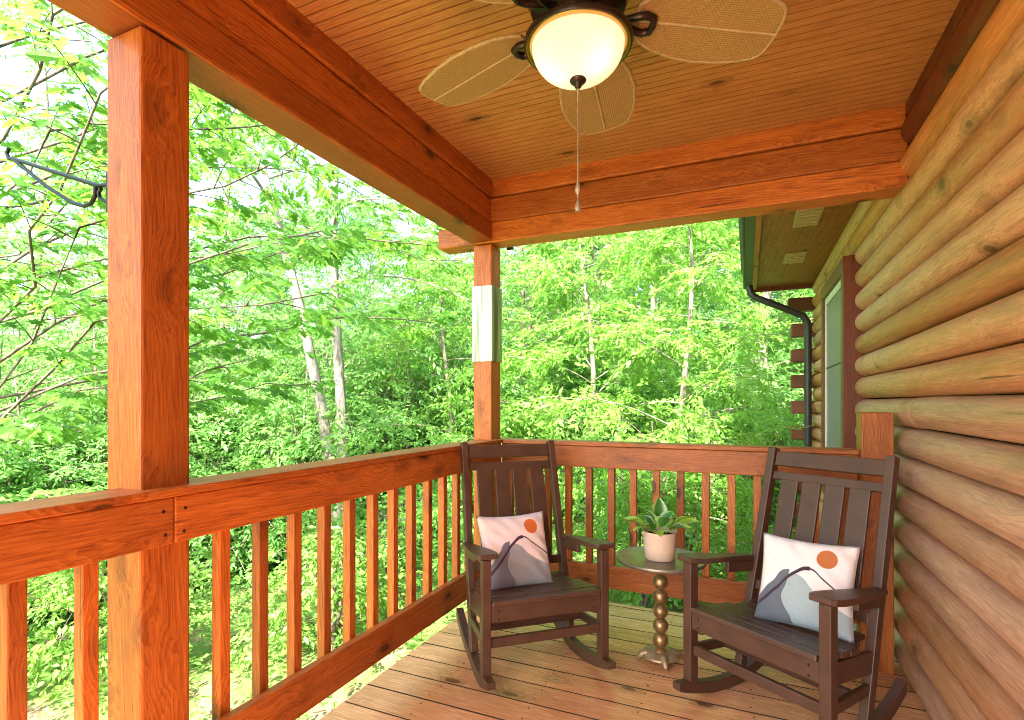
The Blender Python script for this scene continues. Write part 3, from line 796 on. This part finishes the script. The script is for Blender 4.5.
def plant_leaf(base, az, el, L, W, droop, mat, roll=0, stemL=.05):
    b = bmesh.new(); n = 10
    d = Vector((math.cos(az) * math.cos(el), math.sin(az) * math.cos(el), math.sin(el)))
    s = Vector((-math.sin(az), math.cos(az), 0)); s = (Matrix.Rotation(roll, 3, d) @ s); u = s.cross(d)
    if u.z < 0: u = -u
    p = Vector(base); pts = [p.copy()]
    for i in range(4): p = p + d * stemL / 4; pts.append(p.copy())
    tube(b, pts, .0018, 6)
    uv = b.loops.layers.uv.new('UVMap')
    rows = []
    for i in range(n + 1):
        t = i / n; w = W * (math.sin(math.pi * min(1, t * 1.0) ** .8) ** .8 if 0 < t < 1 else 0) + .0006
        ctr = p + d * L * t - Vector((0, 0, 1)) * droop * L * t * t
        rows.append([b.verts.new(ctr + s * w * k + u * (abs(k) * w * .35)) for k in (-1, -.5, 0, .5, 1)])
    for i in range(n):
        for k in range(4):
            f = b.faces.new((rows[i][k], rows[i][k + 1], rows[i + 1][k + 1], rows[i + 1][k]))
            for lp, (a_, c_) in zip(f.loops, ((k, i), (k + 1, i), (k + 1, i + 1), (k, i + 1))): lp[uv].uv = (a_ / 4, c_ / n)
    obj('leaf', b, mat, pl, smooth=180)
D_, L_ = M_plant_dark, M_plant_lime
for a in [(100, 78, .105, .032, .05, D_, .3, .06), (200, 62, .11, .03, .25, D_, .2, .05), (300, 55, .10, .034, .3, D_, -.3, .055), (20, 60, .095, .030, .3, D_, .4, .06), (150, 50, .10, .03, .4, D_, .1, .04),
          (250, 45, .085, .030, .4, D_, .5, .045), (60, 45, .085, .03, .4, D_, 0, .05), (340, 40, .08, .028, .4, D_, .2, .05), (215, 40, .07, .026, .3, D_, -.4, .03),
          (195, 34, .11, .026, .55, L_, .3, .085), (170, 28, .105, .024, .3, L_, -.3, .08), (10, 32, .12, .026, .35, L_, .5, .085), (25, 45, .10, .026, .5, L_, -.2, .08), (345, 25, .09, .022, .2, L_, .3, .075), (225, 30, .09, .026, .5, L_, .2, .06), (290, 30, .07, .024, .6, L_, 0, .05)]:
    plant_leaf((random.uniform(-.02, .02), random.uniform(-.02, .02), .12), R_(a[0]), R_(a[1]), a[2] * 1.25, a[3] * 1.25, a[4], a[5], a[6], a[7])

# ------------------------------------------------------------------ vegetation
def norm(a): return a / np.maximum(np.linalg.norm(a, axis=-1, keepdims=True), 1e-9)
def twig_leaves(O, D, N, L, nl, ll, wid=.46, spread=50, jit=.35, droop=.25):
    """leaves set alternately along flat twigs -> (T*nl, 4, 3) diamonds folded on the midrib, tint"""
    T = len(O)
    t = np.linspace(.12, 1, nl)[None, :] + rng.normal(0, .03, (T, nl))
    side = np.where(np.arange(nl) % 2 == 0, 1., -1.)[None, :] * np.ones((T, 1)); 
    S = norm(np.cross(D, N))
    pos = O[:, None] + D[:, None] * (L[:, None] * t)[..., None]; pos[..., 2] -= droop * L[:, None] * t * t
    a = np.radians(spread + rng.normal(0, 16, (T, nl))); a[:, -1] *= .2
    d = D[:, None] * np.cos(a)[..., None] + S[:, None] * (side * np.sin(a))[..., None]
    d[..., 2] -= .15 + rng.random((T, nl)) * .3
    d = norm(d + rng.normal(0, .12, d.shape))
    nn = N[:, None] + rng.normal(0, jit, d.shape); s = norm(np.cross(d, nn)); nn = np.cross(s, d)
    l = (ll * rng.uniform(.65, 1.2, (T, nl)))[..., None]
    v = np.stack([pos, pos + d * l * .42 + s * l * wid * .5 + nn * l * .07, pos + d * l - nn * l * .1, pos + d * l * .42 - s * l * wid * .5 + nn * l * .07], axis=2)
    tint = np.clip(rng.random((T, 1)) * .55 + rng.random((T, nl)) * .45, 0, 1)
    return v.reshape(-1, 4, 3), tint.reshape(-1)

def leaf_mesh(name, V, tint):
    """diamonds -> two triangles each, with a per-face tint"""
    n = len(V); me = bpy.data.meshes.new(name)
    me.vertices.add(n * 4); me.vertices.foreach_set('co', V.astype(np.float32).ravel())
    b = (np.arange(n) * 4)[:, None]
    idx = np.concatenate([b, b + 1, b + 2, b, b + 2, b + 3], axis=1).ravel().astype(np.int32)
    me.loops.add(n * 6); me.loops.foreach_set('vertex_index', idx)
    me.polygons.add(n * 2); me.polygons.foreach_set('loop_start', (np.arange(n * 2) * 3).astype(np.int32))
    at = me.attributes.new('tint', 'FLOAT', 'FACE'); at.data.foreach_set('value', np.repeat(tint, 2).astype(np.float32))
    me.update(calc_edges=True); return me

def sweep(pts, rad, seg=6):
    pts = np.asarray(pts, float); n = len(pts)
    d = norm(np.gradient(pts, axis=0)); ref = np.tile(np.array([.31, .17, .93]), (n, 1))
    ref[np.abs((d * ref).sum(1)) > .93] = (1, 0, .1)
    s = norm(np.cross(d, ref)); u = np.cross(s, d)
    a = np.arange(seg) / seg * 2 * np.pi
    v = pts[:, None] + (s[:, None] * np.cos(a)[None, :, None] + u[:, None] * np.sin(a)[None, :, None]) * np.asarray(rad)[:, None, None]
    i = np.arange(n - 1)[:, None] * seg; k = np.arange(seg)[None]; k2 = (k + 1) % seg
    f = np.stack([i + k, i + k2, i + seg + k2, i + seg + k], -1).reshape(-1, 4)
    return v.reshape(-1, 3), f
def join_tubes(parts):
    V, Fs, o = [], [], 0
    for v, f in parts: V.append(v); Fs.append(f + o); o += len(v)
    return np.concatenate(V), np.concatenate(Fs)
def quad_mesh(name, V, Fq):
    me = bpy.data.meshes.new(name); n = len(Fq)
    me.vertices.add(len(V)); me.vertices.foreach_set('co', V.astype(np.float32).ravel())
    me.loops.add(n * 4); me.loops.foreach_set('vertex_index', Fq.astype(np.int32).ravel())
    me.polygons.add(n); me.polygons.foreach_set('loop_start', (np.arange(n) * 4).astype(np.int32))
    me.polygons.foreach_set('use_smooth', np.ones(n, bool)); me.update(calc_edges=True); return me

def gen_tree(Hh, h0, R, limbs=24, sec=7, tw=5, nl=12, ll=.11, r0=.11, lean=(0, 0), rise=.45, twl=.5, stems=1, top=.25):
    """layered broadleaf tree: trunk(s), limbs, side branches, flat twigs of leaves"""
    tubes, O, D, L = [], [], [], []
    for st in range(stems):
        ph = rng.uniform(0, 6.28, 3); hs = np.linspace(0, 1, 9); hh = Hh * (1 if st == 0 else rng.uniform(.7, 1))
        spread = 0 if stems == 1 else .35
        sl = rng.uniform(-spread, spread, 2) * hh * .6
        tx = lean[0] * hs ** 1.4 + sl[0] * hs ** 1.2 + .13 * Hh * .3 * np.sin(hs * 5 + ph[0]) * hs; ty = lean[1] * hs ** 1.4 + sl[1] * hs ** 1.2 + .05 * Hh * .3 * np.sin(hs * 4 + ph[1]) * hs
        tp = np.stack([tx, ty, hs * hh], 1)
        tubes.append(sweep(tp, r0 / math.sqrt(stems) * (1 - .85 * hs) + .006, 8))
        nlm = max(3, limbs // stems)
        for i in range(nlm):
            f = (i + rng.random()) / nlm; h = (h0 + (hh - h0) * f); k = h / hh
            base = np.array([np.interp(k, hs, tx), np.interp(k, hs, ty), h])
            az = i * 2.4 + rng.normal(0, .35) + st
            Lm = R * (1 - (1 - top) * f ** 1.6) * rng.uniform(.65, 1.12) * (.75 + .25 * min(1, f * 4))
            s = np.linspace(0, 1, 7); dirh = np.array([math.cos(az), math.sin(az), 0]); sd = np.array([-dirh[1], dirh[0], 0])
            up = rise * (.5 + f) * rng.uniform(.3, 2.0)
            wv = rng.normal(0, .07)
            lp = base + dirh * (Lm * s)[:, None] + sd * (Lm * wv * np.sin(s * 4))[:, None]
            lp[:, 2] += Lm * (up * s - .35 * s * s)
            tubes.append(sweep(lp, r0 * .2 * (1 - .85 * s) * (1 - .5 * f) + .003, 5))
            for j in range(sec):
                t = .22 + .78 * (j + rng.random()) / sec
                b0 = np.array([np.interp(t, s, lp[:, q]) for q in range(3)])
                sg = 1 if j % 2 else -1; an = math.radians(rng.uniform(38, 75)) * sg
                if j == sec - 1: an *= .2
                dd = dirh * math.cos(an) + sd * math.sin(an); dd[2] = rng.normal(.06, .32); dd /= np.linalg.norm(dd)
                Ls = max(.25, .5 * Lm * (1.1 - .65 * t)) * rng.uniform(.7, 1.2)
                q = np.linspace(0, 1, 4)
                sp = b0 + dd * (Ls * q)[:, None]; sp[:, 2] -= .18 * Ls * q * q
                tubes.append(sweep(sp, r0 * .04 * (1 - .7 * q) + .002, 3))
                s2 = np.array([-dd[1], dd[0], 0])
                for m in range(tw):
                    tt = .15 + .85 * (m + rng.random() * .6) / tw
                    o = b0 + dd * Ls * tt; o[2] -= .18 * Ls * tt * tt
                    a2 = math.radians(rng.uniform(25, 65)) * (1 if m % 2 else -1)
                    d2 = dd * math.cos(a2) + s2 * math.sin(a2); d2[2] += rng.normal(-.12, .38)
                    O.append(o); D.append(d2); L.append(twl * rng.uniform(.6, 1.25))
    O = np.array(O); D = norm(np.array(D)); L = np.array(L)
    N = np.tile(np.array([0, 0, 1.]), (len(O), 1)) + rng.normal(0, .55, (len(O), 3)); N = norm(N - D * (N * D).sum(1, keepdims=True))
    V, tint = twig_leaves(O, D, N, L, nl, ll, jit=.6)
    return join_tubes(tubes), V, tint

def link_mesh(name, me, mat, parent):
    me.materials.append(mat); o = bpy.data.objects.new(name, me); COL.objects.link(o); o.parent = parent; return o
def tree(name, x, y, label, cat, group, bark, leafm, **kw):
    z = gz(x, y) - .05
    t = empty(name, (x, y, z), 0, label, cat, group)
    (TV, TF), LV, tint = gen_tree(**kw)
    link_mesh('trunk' if cat == 'tree' else 'stem', quad_mesh('trunk', TV, TF), bark, t)
    link_mesh('crown' if cat == 'tree' else 'foliage', leaf_mesh('crown', LV, tint), leafm, t)
    return t

GT = 'trees standing in the woods behind the railing'
GS = 'leafy shrubs below the deck'
TREES = [
 # name, x, y, label, bark, leaf, kwargs
 ('forest_tree', -6.3, 7.2, 'mottled grey forked trunk rising behind the left railing', M_bark_grey, M_leaf_mid, dict(Hh=12, h0=4.6, R=2.7, limbs=24, sec=5, r0=.15, lean=(.7, .4), stems=2)),
 ('forest_tree', -14.2, 6.4, 'thin dark straight trunk at the far left, left of the near post', M_bark, M_leaf_mid, dict(Hh=12, h0=4.2, R=2.6, limbs=20, sec=5, r0=.10)),
 ('forest_tree', -10.3, 7.9, 'slender dark trunk just right of the near post', M_bark, M_leaf_yel, dict(Hh=11, h0=3.6, R=2.6, limbs=20, sec=5, r0=.085, lean=(.3, .2))),
 ('forest_tree', -4.9, 11.5, 'slim dark trunk seen just right of the corner post', M_bark, M_leaf_mid, dict(Hh=9.5, h0=1.0, R=2.4, limbs=26, r0=.10)),
 ('forest_tree', -2.6, 9.3, 'bright yellow green tree in the middle of the far opening', M_bark, M_leaf_yel, dict(Hh=6.0, h0=.4, R=2.3, limbs=30, r0=.07, ll=.115)),
 ('forest_tree', -.9, 8.3, 'fresh green tree left of the gutter, over the far railing', M_bark, M_leaf_yel, dict(Hh=5.6, h0=.5, R=2.0, limbs=28, r0=.06, ll=.115)),
 ('forest_tree', .35, 11.6, 'tree with a slim grey trunk behind the stacked log ends', M_bark, M_leaf_mid, dict(Hh=9.5, h0=1.6, R=2.4, limbs=26, r0=.12)),
 ('forest_tree', -3.6, 14.0, 'tall airy tree behind the yellow green one', M_bark_grey, M_leaf_mid, dict(Hh=11.5, h0=2.2, R=3.0, limbs=28, r0=.13)),
 ('forest_tree', -5.1, 8.7, 'young tree with low layered branches left of the corner post', M_bark, M_leaf_yel, dict(Hh=5.6, h0=.7, R=2.0, limbs=24, r0=.06)),
]
for nm, x, y, lab, bk, lf, kw in TREES: tree(nm, x, y, lab, 'tree', GT, bk, lf, **kw)
SHR = [
 (-3.9, 4.3, 'low bright shrub close under the left railing', M_leaf_low, dict(Hh=1.2, h0=.1, R=.8)),
 (-5.6, 3.3, 'shrub seen between the balusters right of the near post', M_leaf_low, dict(Hh=1.3, h0=.1, R=.9)),
 (-7.2, 2.9, 'shrub seen between the balusters left of the near post', M_leaf_yel, dict(Hh=1.8, h0=.1, R=1.1)),
 (-4.6, 6.2, 'leafy shrub behind the left balusters near the corner', M_leaf_mid, dict(Hh=1.7, h0=.1, R=1.1)),
 (-2.7, 6.0, 'shrub behind the back of the left rocking chair', M_leaf_mid, dict(Hh=1.8, h0=.1, R=1.0)),
 (-1.0, 5.7, 'bright shrub behind the potted plant', M_leaf_yel, dict(Hh=1.7, h0=.1, R=1.0)),
 (-.65, 6.1, 'shrub behind the balusters beside the right rocking chair', M_leaf_yel, dict(Hh=2.1, h0=.1, R=1.1)),
 (-9.0, 5.0, 'tall shrub farther down the slope, beyond the left railing', M_leaf_mid, dict(Hh=2.6, h0=.1, R=1.4)),
]
for x, y, lab, lf, kw in SHR:
    tree('leafy_shrub', x, y, lab, 'shrub', GS, M_twig, lf, limbs=20, sec=5, tw=4, nl=10, ll=.085, r0=.03, twl=.32, stems=4, rise=.8, **kw)

# far woodland: one mass
TVs, TFs, LVs, tis, off = [], [], [], [], 0
kw = dict(sec=6, tw=5, nl=10, ll=.15, twl=.6)
base = [gen_tree(Hh=10, h0=.2, R=3.0, limbs=30, r0=.06, rise=.7, **kw), gen_tree(Hh=12.5, h0=.5, R=3.3, limbs=34, r0=.08, rise=.7, **kw), gen_tree(Hh=5.5, h0=.1, R=2.7, limbs=22, r0=.06, stems=3, rise=.8, **kw)]
spots = []
r2 = random.Random(4)
def far_ok(x, y):
    return all((x - a) ** 2 + (y - b) ** 2 > 1.8 ** 2 for a, b, _ in spots)
def q_ok(x, y): return any((x - t[1]) ** 2 + (y - t[2]) ** 2 < 2.5 ** 2 for t in TREES)
tries = 0
while len(spots) < 105 and tries < 6000:
    tries += 1
    an = r2.uniform(R_(68), R_(178)); d = r2.uniform(10.5, 26)
    x, y = d * math.cos(an), d * math.sin(an)
    if d < 12.5 and q_ok(x, y): continue
    if not far_ok(x, y): continue
    spots.append((x, y, r2.random()))
for i in range(8):
    an = R_(184 + i * 5.5); d = r2.uniform(13, 17); spots.append((d * math.cos(an), d * math.sin(an), r2.random()))
for x, y, q in spots:
    (tv, tf), lv, ti = base[int(q * 2.999)]
    a = q * 40; c, s = math.cos(a), math.sin(a); M3 = np.array([[c, -s, 0], [s, c, 0], [0, 0, 1]]) * (.85 + .3 * ((q * 7) % 1)) * (.64 if math.atan2(y, x) > R_(113) and y > 0 else 1)
    o = np.array([x, y, gz(x, y) - .1])
    TVs.append(tv @ M3.T + o); TFs.append(tf + off); off += len(tv)
    LVs.append(lv @ M3.T + o); tis.append(np.clip(ti * .6 + ((q * 13) % 1) * .5 - .05, 0, 1))
# low saplings fill the space beneath the crowns
low2 = gen_tree(Hh=2.8, h0=.1, R=1.6, limbs=22, sec=5, tw=5, nl=10, ll=.075, r0=.03, twl=.36, stems=3, rise=.9)
low = gen_tree(Hh=2.6, h0=.1, R=1.5, limbs=18, sec=5, tw=4, nl=9, ll=.12, r0=.03, twl=.42, stems=3, rise=.8)
for i in range(190):
    an = r2.uniform(R_(70), R_(176)) if i < 120 else r2.uniform(R_(106), R_(162)); d = r2.uniform(9, 19) if i < 120 else r2.uniform(10.5, 16)
    x, y = d * math.cos(an), d * math.sin(an)
    if any((x - t[1]) ** 2 + (y - t[2]) ** 2 < 1.0 for t in TREES): continue
    (tv, tf), lv, ti = low if i < 120 else low2; q = r2.random(); ti = np.clip(ti * .55 + r2.random() * .6 - .05, 0, 1); a = q * 40
    c, s = math.cos(a), math.sin(a); M3 = np.array([[c, -s, 0], [s, c, 0], [0, 0, 1]]) * ((.7 + .6 * q) if i < 120 else (.9 + .8 * q))
    o = np.array([x, y, gz(x, y) - .1])
    TVs.append(tv @ M3.T + o); TFs.append(tf + off); off += len(tv); LVs.append(lv @ M3.T + o); tis.append(ti)
V1, F1 = np.concatenate(TVs), np.concatenate(TFs)
LV, TI = np.concatenate(LVs), np.concatenate(tis)
n4 = len(F1); nl_ = len(LV); nv = len(V1)
me = bpy.data.meshes.new('far_woodland')
me.vertices.add(nv + nl_ * 4); me.vertices.foreach_set('co', np.concatenate([V1, LV.reshape(-1, 3)]).astype(np.float32).ravel())
b = (np.arange(nl_) * 4)[:, None] + nv
li = np.concatenate([b, b + 1, b + 2, b, b + 2, b + 3], axis=1).ravel()
idx = np.concatenate([F1.ravel(), li]).astype(np.int32)
me.loops.add(len(idx)); me.loops.foreach_set('vertex_index', idx)
st = np.concatenate([np.arange(n4) * 4, n4 * 4 + np.arange(nl_ * 2) * 3]).astype(np.int32)
me.polygons.add(len(st)); me.polygons.foreach_set('loop_start', st)
me.polygons.foreach_set('material_index', np.concatenate([np.zeros(n4), np.ones(nl_ * 2)]).astype(np.int32))
at = me.attributes.new('tint', 'FLOAT', 'FACE'); at.data.foreach_set('value', np.concatenate([np.zeros(n4), np.repeat(TI, 2)]).astype(np.float32))
me.update(calc_edges=True)
me.materials.append(M_bark); me.materials.append(M_leaf_far)
o = bpy.data.objects.new('far_woodland', me); COL.objects.link(o)
setp(o, 'bright green woodland filling the slope beyond the nearer trees', 'woodland', None, 'stuff')

# low ground cover
n = 5200
px_ = rng.uniform(-15, 2.5, n); py_ = rng.uniform(2.2, 15, n)
keep = ~((px_ > -1.9) & (py_ < 4.0)); px_, py_ = px_[keep], py_[keep]
O = np.stack([px_, py_, np.array([gz(a, c) for a, c in zip(px_, py_)]) + rng.uniform(.02, .16, len(px_))], 1)
an = rng.uniform(0, 6.283, len(O)); D = norm(np.stack([np.cos(an), np.sin(an), rng.uniform(.2, .9, len(O))], 1))
N = np.tile(np.array([0, 0, 1.]), (len(O), 1)) + rng.normal(0, .3, (len(O), 3)); N = norm(N - D * (N * D).sum(1, keepdims=True))
V, ti = twig_leaves(O, D, N, rng.uniform(.15, .4, len(O)), 9, .085)
me = leaf_mesh('ground_cover', V, ti); o = link_mesh('ground_cover', me, M_leaf_low, None)
setp(o, 'low leafy ground cover over the forest floor', 'ground cover', None, 'stuff')

# near oak: trunk just outside the left edge, its boughs and lobed leaves fill the upper left
def oak():
    x, y = -6.6, 1.9; z0 = gz(x, y)
    t = empty('oak_tree', (x, y, z0), 0, 'near oak with large lobed leaves on boughs reaching in from the left', 'tree')
    tubes = []; O, D, L = [], [], []
    hs = np.linspace(0, 1, 10)
    tp = np.stack([.35 * np.sin(hs * 2.2), .25 * hs, hs * 8.5], 1); tubes.append(sweep(tp, .17 * (1 - .8 * hs) + .01, 12))
    tips = [  # bough: start height, end (world)
        (1.6, (-3.9, 2.6, 2.9)), (2.1, (-3.3, 3.4, 2.2)), (2.6, (-3.3, 2.2, 3.4)), (3.0, (-4.2, 5.2, 3.2)), (2.3, (-3.6, 5.6, 2.3)), (2.0, (-4.3, 3.6, 1.7)),
        (3.4, (-3.0, 3.9, 3.7)), (3.8, (-4.4, 3.2, 4.4)), (4.2, (-3.6, 4.8, 4.4)), (4.6, (-5.2, 5.6, 5.2)), (3.2, (-5.0, 2.8, 3.2)), (5.0, (-4.2, 3.4, 5.6)), (2.8, (-2.9, 4.6, 2.95)), (3.6, (-3.4, 6.3, 3.1)), 
        (4.4, (-3.2, 2.6, 4.6)), (5.2, (-3.4, 5.4, 5.4)), (1.9, (-5.0, 5.0, 1.5)), (3.3, (-4.9, 7.0, 3.6)), (4.4, (-5.6, 8.0, 4.6)), (2.5, (-5.2, 7.4, 2.4))]
    for h, e in tips:
        a = np.array([np.interp(h / 8.5, hs, tp[:, 0]), np.interp(h / 8.5, hs, tp[:, 1]), h]); e = np.array(e) - np.array([x, y, z0])
        s = np.linspace(0, 1, 9); Lm = np.linalg.norm(e - a); dh = (e - a) / Lm
        sd = np.array([-dh[1], dh[0], 0]); sd /= np.linalg.norm(sd)
        k1, k2 = rng.normal(0, .12, 2); p1 = rng.uniform(0, 6)
        lp = a + (e - a) * s[:, None] + sd * (Lm * k1 * np.sin(s * 5 + p1) * s * (1.2 - s))[:, None]; lp[:, 2] += Lm * (.10 * np.sin(s * 3.14) + k2 * np.sin(s * 7 + p1) * s * (1 - s)); lp[1:] += rng.normal(0, .045, (8, 3))
        tubes.append(sweep(lp, .0125 * (1 - .8 * s) + .0028, 7))
        for j in range(13):
            tt = .25 + .75 * (j + rng.random() * .5) / 13
            b0 = np.array([np.interp(tt, s, lp[:, q]) for q in range(3)])
            an = math.radians(rng.uniform(30, 70)) * (1 if j % 2 else -1) * (0.2 if j == 12 else 1)
            dd = dh * math.cos(an) + sd * math.sin(an); dd[2] = dd[2] * .5 + rng.normal(.02, .15); dd /= np.linalg.norm(dd)
            Ls = rng.uniform(.35, .8) * (1.15 - .5 * tt)
            q = np.linspace(0, 1, 5); sp = b0 + dd * (Ls * q)[:, None]; sp[:, 2] -= .12 * Ls * q * q
            tubes.append(sweep(sp, .0045 * (1 - .75 * q) + .0013, 4))
            s2 = np.array([-dd[1], dd[0], 0]); s2 /= max(1e-6, np.linalg.norm(s2))
            for m in range(4):
                tq = .3 + .7 * (m + .4) / 4; o_ = b0 + dd * Ls * tq; o_[2] -= .12 * Ls * tq * tq
                a2 = math.radians(rng.uniform(20, 60)) * (1 if m % 2 else -1) * (.1 if m == 3 else 1)
                d2 = dd * math.cos(a2) + s2 * math.sin(a2); d2[2] += rng.normal(-.05, .15)
                O.append(o_); D.append(d2 / np.linalg.norm(d2)); L.append(rng.uniform(.14, .28))
    TV, TF = join_tubes(tubes); link_mesh('trunk', quad_mesh('trunk', TV, TF), M_twig, t)
    # lobed leaf outline (half), mirrored; two n-gons per leaf folded on the midrib
    half = [(.0, .015), (.14, .06), (.22, .20), (.27, .10), (.40, .13), (.52, .32), (.57, .16), (.68, .15), (.80, .25), (.84, .11), (.93, .08), (1.0, .0)]
    O = np.array(O); D = np.array(D); L = np.array(L); me = bpy.data.meshes.new('crown')
    vs, fs, ti = [], [], []
    for o_, d_, l_ in zip(O, D, L):
        sd = np.cross(d_, (0, 0, 1.)); sd /= max(1e-6, np.linalg.norm(sd)); tw = rng.random() * .5
        for k in range(6):
            f = k / 5; p = o_ + d_ * l_ * (.25 + .75 * f); an = math.radians(rng.uniform(30, 75)) * (1 if k % 2 else -1) * (.15 if k == 5 else 1)
            ld = d_ * math.cos(an) + sd * math.sin(an); ld[2] -= rng.uniform(.1, .55); ld /= np.linalg.norm(ld)
            up = np.array([0, 0, 1.]) + rng.normal(0, .4, 3); ss = np.cross(ld, up); ss /= np.linalg.norm(ss); nn = np.cross(ss, ld)
            ln = rng.uniform(.10, .175); b0 = len(vs); n_ = len(half)
            for sg in (1, -1):
                for (u, w) in half: vs.append(p + ld * ln * u + ss * sg * ln * w + nn * ln * (w * .28 - .16 * u * u))
            mid = []
            for u in (.33, .66): mid.append(len(vs)); vs.append(p + ld * ln * u + nn * ln * (-.16 * u * u - .01))
            for sg in (0, 1):
                q = b0 + sg * n_; c = [q + i for i in range(n_)]
                g1 = c[:5] + [mid[0]]; g2 = c[4:8] + [mid[1], mid[0]]; g3 = c[7:] + [mid[1]]
                for g_ in (g1, g2, g3): fs.append(g_ if sg else g_[::-1]); ti.append(min(1, tw + rng.random() * .5))
    me.from_pydata([tuple(v) for v in vs], [], fs)
    at = me.attributes.new('tint', 'FLOAT', 'FACE'); at.data.foreach_set('value', np.array(ti, np.float32))
    link_mesh('crown', me, M_leaf_oak, t)
oak()

# birdhouse on a stake among the shrubs
bx, by = -1.72, 7.2; bz = gz(bx, by)
bh = empty('birdhouse', (bx, by, bz), 0, 'small blue grey birdhouse on a stake beyond the far railing', 'birdhouse')
zt = -.66
bm = bmesh.new(); box(bm, -.025, .025, -.025, .025, -.05, zt - bz, .003); obj('stake', bm, M_twig, bh)
bm = bmesh.new(); box(bm, -.075, .075, -.07, .07, zt - bz, zt - bz + .15, .003); tube(bm, [(0, -.069, zt - bz + .09), (0, -.075, zt - bz + .09)], .022, 12); obj('nest_box', bm, M_birdhouse, bh)
bm = bmesh.new()
for s in (-1, 1): bar(bm, (s * .11, 0, zt - bz + .14), (-s * .004, 0, zt - bz + .215), .20, .012, (0, 0, 1), .002)
obj('roof', bm, M_birdroof, bh)

# ------------------------------------------------------------------ light, sky, camera
SUN_EL, SUN_AZ = 46, 177          # azimuth of the sun measured clockwise from +Y: behind the camera
w = bpy.data.worlds.new('World'); SC.world = w; w.use_nodes = True
nt = w.node_tree; bg = nt.nodes['Background']
sky = nt.nodes.new('ShaderNodeTexSky'); sky.sky_type = 'NISHITA'; sky.sun_disc = False
sky.sun_elevation = R_(SUN_EL); sky.sun_rotation = R_(SUN_AZ); sky.dust_density = 2.0; sky.air_density = 1.0; sky.ozone_density = .6
nt.links.new(sky.outputs[0], bg.inputs[0]); bg.inputs[1].default_value = .15
sl = bpy.data.lights.new('sun', 'SUN'); sl.energy = 4.2; sl.angle = R_(2); sl.color = (1, .95, .86)
so = bpy.data.objects.new('sun', sl); COL.objects.link(so)
az, el = R_(SUN_AZ), R_(SUN_EL)
tosun = Vector((math.sin(az) * math.cos(el), math.cos(az) * math.cos(el), math.sin(el)))
so.rotation_euler = tosun.to_track_quat('Z', 'Y').to_euler(); so.location = (0, -5, 12)
for dx in (-.05, .05):                                        # the two bulbs inside the lit bowl
    pl_ = bpy.data.lights.new('bulb', 'POINT'); pl_.energy = .042; pl_.color = (1, .85, .64); pl_.shadow_soft_size = .022
    po = bpy.data.objects.new('bulb', pl_); COL.objects.link(po); po.parent = fan; po.location = (dx, -.02, fz(2.262))
cam = bpy.data.cameras.new('camera'); co = bpy.data.objects.new('camera', cam); COL.objects.link(co)
cam.sensor_width = 36; cam.lens = 534.27 / 1024 * 36; cam.shift_y = (402.7 - 360) / 1024
cam.clip_start = .05; cam.clip_end = 1000
co.location = (0, 0, H); co.rotation_euler = (R_(90), 0, R_(23.774))
SC.camera = co
SC.view_settings.view_transform = 'Standard'; SC.view_settings.look = 'None'; SC.view_settings.gamma = 1
SC.view_settings.exposure = 3.0
SC.view_settings.use_curve_mapping = False
SC.cycles.max_bounces = 8; SC.cycles.diffuse_bounces = 5; SC.cycles.transparent_max_bounces = 6
SC.cycles.use_denoising = True
SC.cycles.filter_width = 1.0
